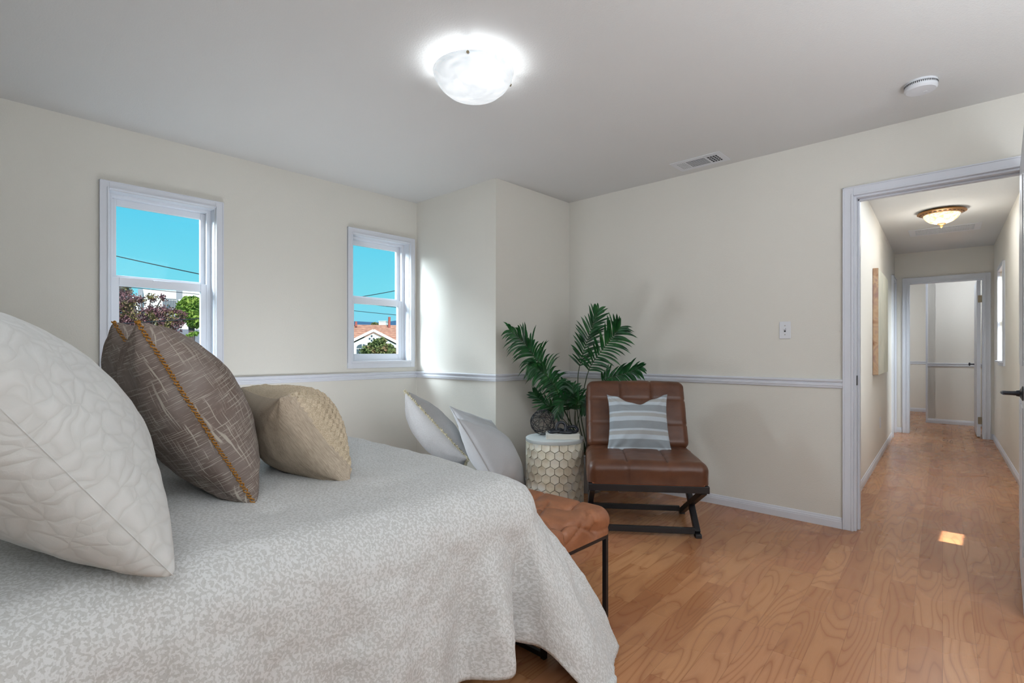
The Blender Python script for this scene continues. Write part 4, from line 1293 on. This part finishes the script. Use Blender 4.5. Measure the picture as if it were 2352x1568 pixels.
def leaf_cards(mb, c, rad, n, size, rg, shell=.45):
    for _ in range(n):
        d = Vector((rg.gauss(0, 1), rg.gauss(0, 1), rg.gauss(0, 1))).normalized()
        p = Vector(c) + Vector((d.x * rad[0], d.y * rad[1], d.z * rad[2])) * (shell + (1 - shell) * rg.random())
        a = Vector((rg.gauss(0, 1), rg.gauss(0, 1), rg.gauss(0, 1))).normalized(); b = a.orthogonal().normalized(); s = size * rg.uniform(.6, 1.2)
        mb.add([p - a * s, p - b * s * .55, p + a * s, p + b * s * .55], [(0, 1, 2, 3)])

def m_leaves(name, cols):
    t = NT(name); c = t.coord(); w = t.noise(c, 2.6, 3, .7)
    t.set(t.ramp(w.outputs[0], [(.25 + .5 * i / (len(cols) - 1), q) for i, q in enumerate(cols)]), .7, 0, .3); return t.m
M_PLUM = m_leaves('plum_leaves', [srgb(74, 46, 50), srgb(140, 96, 102), srgb(104, 70, 74), srgb(138, 130, 70), srgb(164, 124, 122)])
M_GREEN = m_leaves('bright_green_leaves', [srgb(52, 88, 40), srgb(112, 142, 56), srgb(170, 182, 86)])
M_MIX = m_leaves('mixed_leaves', [srgb(52, 70, 36), srgb(110, 122, 70), srgb(150, 96, 84)])
M_BARK = plain('bark', srgb(96, 82, 78), .9)

def tree(name, label, Z, blobs, mat, size, trunkpx, branches=6, seed=0):
    rg = random.Random(seed)
    base = far_pt(trunkpx[0], 808, Z); base.z = GZ
    t = empty(name, base, 0, label, 'tree', 'trees outside the windows')
    def loc(p): return p - base
    cr = MB(); top = Vector((0, 0, 0)); bs = []
    k = Z / 1200.0
    for (px, py, r, n) in blobs:
        n = int(n * 2.4); p = loc(far_pt(px, py, Z)); bs.append(p); leaf_cards(cr, p, (r * k * 1.5, r * k * 1.5, r * k * 1.3), n, size, rg, .05)
    tk = MB(); mid = loc(far_pt(trunkpx[0], trunkpx[1], Z))
    tk.tube([(0, 0, 0), mid * .5 + Vector((.1, 0, 0)), mid], [.16, .13, .07], 8)
    for p in bs: tk.tube([mid * .9, mid.lerp(p, .5) + Vector((0, 0, .15)), p], [.05, .03, .012], 5)
    tk.build('trunk', M_BARK, t, smooth=True); cr.build('foliage', mat, t)
tree('plum_tree', 'plum-red leaved tree outside the left window, in front of the white building', 17,
     [(283, 672, 14, 260), (300, 690, 16, 300), (275, 700, 14, 300), (290, 718, 18, 420), (308, 735, 16, 320), (280, 735, 16, 300), (325, 690, 8, 45), (348, 684, 9, 60), (372, 684, 9, 40), (345, 715, 14, 190), (360, 722, 16, 230), (335, 738, 14, 200), (378, 716, 13, 130), (392, 740, 14, 170), (372, 745, 14, 200), (400, 716, 8, 60), (418, 722, 9, 80), (410, 740, 10, 110), (395, 760, 14, 160), (350, 765, 18, 250), (310, 765, 20, 280), (290, 655, 8, 60), (262, 660, 8, 60)],
     M_PLUM, .043, (330, 780), seed=3)
tree('green_tree', 'bright green round tree outside the left window at its right side', 20,
     [(432, 705, 15, 700), (446, 700, 14, 700), (424, 716, 12, 500), (440, 722, 16, 800), (455, 728, 16, 800), (432, 690, 8, 150), (448, 738, 12, 400)], M_GREEN, .09, (440, 760), seed=4)
tree('low_shrub', 'small yellow-green shrub low in the left window', 12, [(440, 768, 4, 120), (450, 766, 4, 120), (432, 771, 3, 80)], M_GREEN, .03, (440, 800), seed=6)
tree('mixed_shrub', 'reddish green shrub in front of the tile-roofed house in the right window', 26,
     [(868, 786, 8, 160), (862, 797, 12, 300), (878, 800, 12, 300), (850, 803, 12, 260), (890, 806, 12, 260), (838, 808, 9, 140), (896, 796, 6, 60), (880, 782, 6, 60), (903, 806, 7, 120)], M_MIX, .075, (868, 815), seed=5)
tree('distant_tree', 'dark tree just above the terracotta roof ridge in the right window', 60, [(861, 744, 3, 260), (865, 745, 3, 200), (857, 745, 3, 200)], M_MIX, .10, (861, 760), seed=8)

bxh = far_pt(878, 808, 62)
bb = empty('white_block_house', (bxh.x, bxh.y, GZ), PHI, 'white block house just above the tile roof ridge in the right window', 'building')
MB().box(-.42, .42, 0, 1.5, 0, 1.1 + 70 * 62 / 1200 - GZ).build('walls', M_STUCCO, bb)
MB().box(-.46, .46, -.04, 1.54, 1.1 + 70 * 62 / 1200 - GZ, 1.1 + 71.5 * 62 / 1200 - GZ).build('parapet', M_STUCCO, bb)

# hills
hm = MB(); pts = []
Zh = 150.0
for i in range(90):
    px = -300 + i * 22
    X = (px - 1176) / 1200 * Zh; x, y = plan(X, Zh)
    hgt = 1.1 + (72 + 5 * math.sin(px * .013 + 1) + 3 * math.sin(px * .041)) * Zh / 1200
    pts.append(((x, y, GZ), (x, y, hgt), (x * 1.15, y * 1.15, hgt * .7)))
v = [p for t_ in pts for p in t_]; f = []
for i in range(len(pts) - 1): f += [(i * 3, i * 3 + 3, i * 3 + 4, i * 3 + 1), (i * 3 + 1, i * 3 + 4, i * 3 + 5, i * 3 + 2)]
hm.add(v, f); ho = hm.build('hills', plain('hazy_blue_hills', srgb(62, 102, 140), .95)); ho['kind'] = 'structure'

# wires
M_WIRE = plain('black_cable', srgb(34, 40, 48), .7)
def wire(a, b, Z, r, sag, label):
    A = far_pt(*a, Z); B = far_pt(*b, Z); d = B - A
    A2 = A - d * 1.6; B2 = B + d * 1.6; n = 40; pts = []
    for i in range(n + 1):
        t = i / n; p = A2.lerp(B2, t); p.z -= sag * 4 * t * (1 - t) - sag * .0; pts.append(p)
    # keep the middle part where the photo shows it
    off = sag * 4 * .5 * .5; pts = [p + Vector((0, 0, off)) for p in pts]
    o = MB().tube(pts, r, 6).build('overhead_cable', M_WIRE, smooth=True)
    tag(o, label, 'cable', 'overhead cables outside')
wire((261, 587), (455, 629), 14, .014, .1, 'thick overhead cable crossing the upper pane of the left window')
wire((264, 656), (455, 676), 15, .010, .1, 'thin overhead cable at the top of the lower pane of the left window')
wire((279, 743), (453, 732), 15, .012, .1, 'overhead cable low in the left window, crossing the trees')
wire((845, 679), (906, 668), 14, .010, .05, 'overhead cable rising across the upper pane of the right window')
wire((852, 699), (907, 705.5), 15, .009, .05, 'upper overhead cable in the lower pane of the right window')
wire((807, 713), (907, 723), 16, .009, .05, 'lower overhead cable in the lower pane of the right window')

# ---------------------------------------------------------------- world + lights
w = bpy.data.worlds.new('World'); bpy.context.scene.world = w; w.use_nodes = True
nt = w.node_tree; nt.nodes.clear()
out = nt.nodes.new('ShaderNodeOutputWorld'); bg = nt.nodes.new('ShaderNodeBackground')
tc = nt.nodes.new('ShaderNodeTexCoord'); sp = nt.nodes.new('ShaderNodeSeparateXYZ'); rp = nt.nodes.new('ShaderNodeValToRGB')
nt.links.new(tc.outputs['Generated'], sp.inputs[0]); nt.links.new(sp.outputs[2], rp.inputs[0])
e = rp.color_ramp.elements; e[0].position = 0; e[0].color = srgb(142, 206, 236); e[1].position = 1; e[1].color = srgb(60, 160, 225)
x = e.new(.10); x.color = srgb(120, 214, 230); x = e.new(.25); x.color = srgb(84, 198, 230)
nt.links.new(rp.outputs[0], bg.inputs[0]); bg.inputs[1].default_value = 1.0; nt.links.new(bg.outputs[0], out.inputs[0])

def area(name, loc, target, size, power, col=(1, 1, 1), sy=None, spread=None):
    l = bpy.data.lights.new(name, 'AREA'); l.energy = power; l.color = col; l.size = size
    if sy: l.shape = 'RECTANGLE'; l.size_y = sy
    if spread is not None: l.spread = spread
    o = bpy.data.objects.new(name, l); link(o); o.location = loc
    d = Vector(target) - Vector(loc); o.rotation_euler = d.to_track_quat('-Z', 'Y').to_euler()
    return o
def point(name, loc, power, r=.05, col=(1, 1, 1)):
    l = bpy.data.lights.new(name, 'POINT'); l.energy = power; l.color = col; l.shadow_soft_size = r
    o = bpy.data.objects.new(name, l); link(o); o.location = loc; return o
# sun (lights the houses outside and slips through the hall window)
s = bpy.data.lights.new('sun', 'SUN'); s.energy = 5.2; s.angle = R(.6); s.color = (1, .95, .88)
so = bpy.data.objects.new('sun', s); link(so); so.rotation_euler = Vector((-1.027, .384, -1.0)).to_track_quat('-Z', 'Y').to_euler()
# added soft fill lamps the room itself lacks, some bounced off the ceiling
LC = (.92, 1.0, 1.085); LCH = (.92, 1.0, 1.08)
area('ceiling_fill', (.75, -.1, 1.15), (.75, -.1, 3), 1.0, 25, LC)
area('ceiling_fill', (.80, 2.0, 1.0), (.60, 2.2, 3), .9, 17, LC)
area('ceiling_fill', (-2.98, 1.25, .40), (-2.3, 2.5, 3), .6, 12, LC)  # added lamp hidden behind the bed to brighten the ceiling
area('room_fill', (.35, -.55, 2.25), (-1.6, 2.2, .9), 1.4, 19, LC)
area('room_fill', (1.1, 1.6, 2.2), (-1.5, 2.4, 1.0), 1.2, 17, LC)
area('room_fill', (.95, 1.2, 1.2), (-1.4, 3.7, .4), .9, 6, LC)
area('window_daylight', (-6.2, -1.0, 3.4), (-3.6, 2.4, 1.5), 2.0, 640, (.82, .93, 1))
area('window_daylight', (-6.6, 1.6, 4.2), (-3.2, 1.6, 1.2), 2.0, 420, (.82, .93, 1))
point('bowl_bulb', (LX, LY, CH - .085), 4, .05, (.95, 1, 1.03))
point('hall_bulb', (hx, hy, CH - .20), 4, .08, (1, .97, .90))
area('hall_ceiling_fill', (*hall(.5, 1.7), 2.41), (*hall(.5, 1.7), 0), .4, 11, LCH, 2.0)  # added overhead fill for the hall
area('hall_fill', (*hall(.93, .6), .9), (*hall(.4, 2.6), 2.44), .12, 6, LCH, .9)  # added unseen fill aimed up at the hall ceiling
area('beyond_fill', (-.35, 9.5, 2.40), (-.45, 10.3, .6), .5, 13, LCH)  # added unseen fill lamps brighten the room beyond the hall
area('beyond_fill', (-2.2, 10.6, 1.8), (-1.3, 12.1, 1.2), .5, 10, LCH)
area('hall_window_sky', (*hall(HW + .9, 3.2), 2.3), (*hall(.3, 4.2), .9), .8, 130, (.9, .96, 1))
area('floor_patch_lamp', (-.22, 3.99, 2.40), (-.22, 3.991, 0), .10, .35, (1, .97, .9), .33, R(.6))  # added narrow-beam lamp overhead, stands in for sun on the hall floor

# ---------------------------------------------------------------- camera
cam = bpy.data.cameras.new('camera'); co = bpy.data.objects.new('camera', cam); link(co)
cam.sensor_width = 36; cam.lens = 36 * 1200 / 2352; cam.shift_y = 24 / 2352; cam.clip_start = .02; cam.clip_end = 600
co.location = (0, 0, 1.1); co.rotation_euler = (PI / 2, 0, PHI)
sc = bpy.context.scene; sc.camera = co
sc.view_settings.view_transform = 'Standard'; sc.view_settings.look = 'None'
sc.view_settings.exposure = .16; sc.view_settings.gamma = 1
sc.cycles.max_bounces = 5; sc.cycles.diffuse_bounces = 3; sc.cycles.glossy_bounces = 3; sc.cycles.transmission_bounces = 3; sc.cycles.use_adaptive_sampling = True; sc.cycles.adaptive_threshold = .09; sc.cycles.adaptive_min_samples = 20; sc.cycles.caustics_reflective = False; sc.cycles.caustics_refractive = False; sc.cycles.sample_clamp_indirect = 6
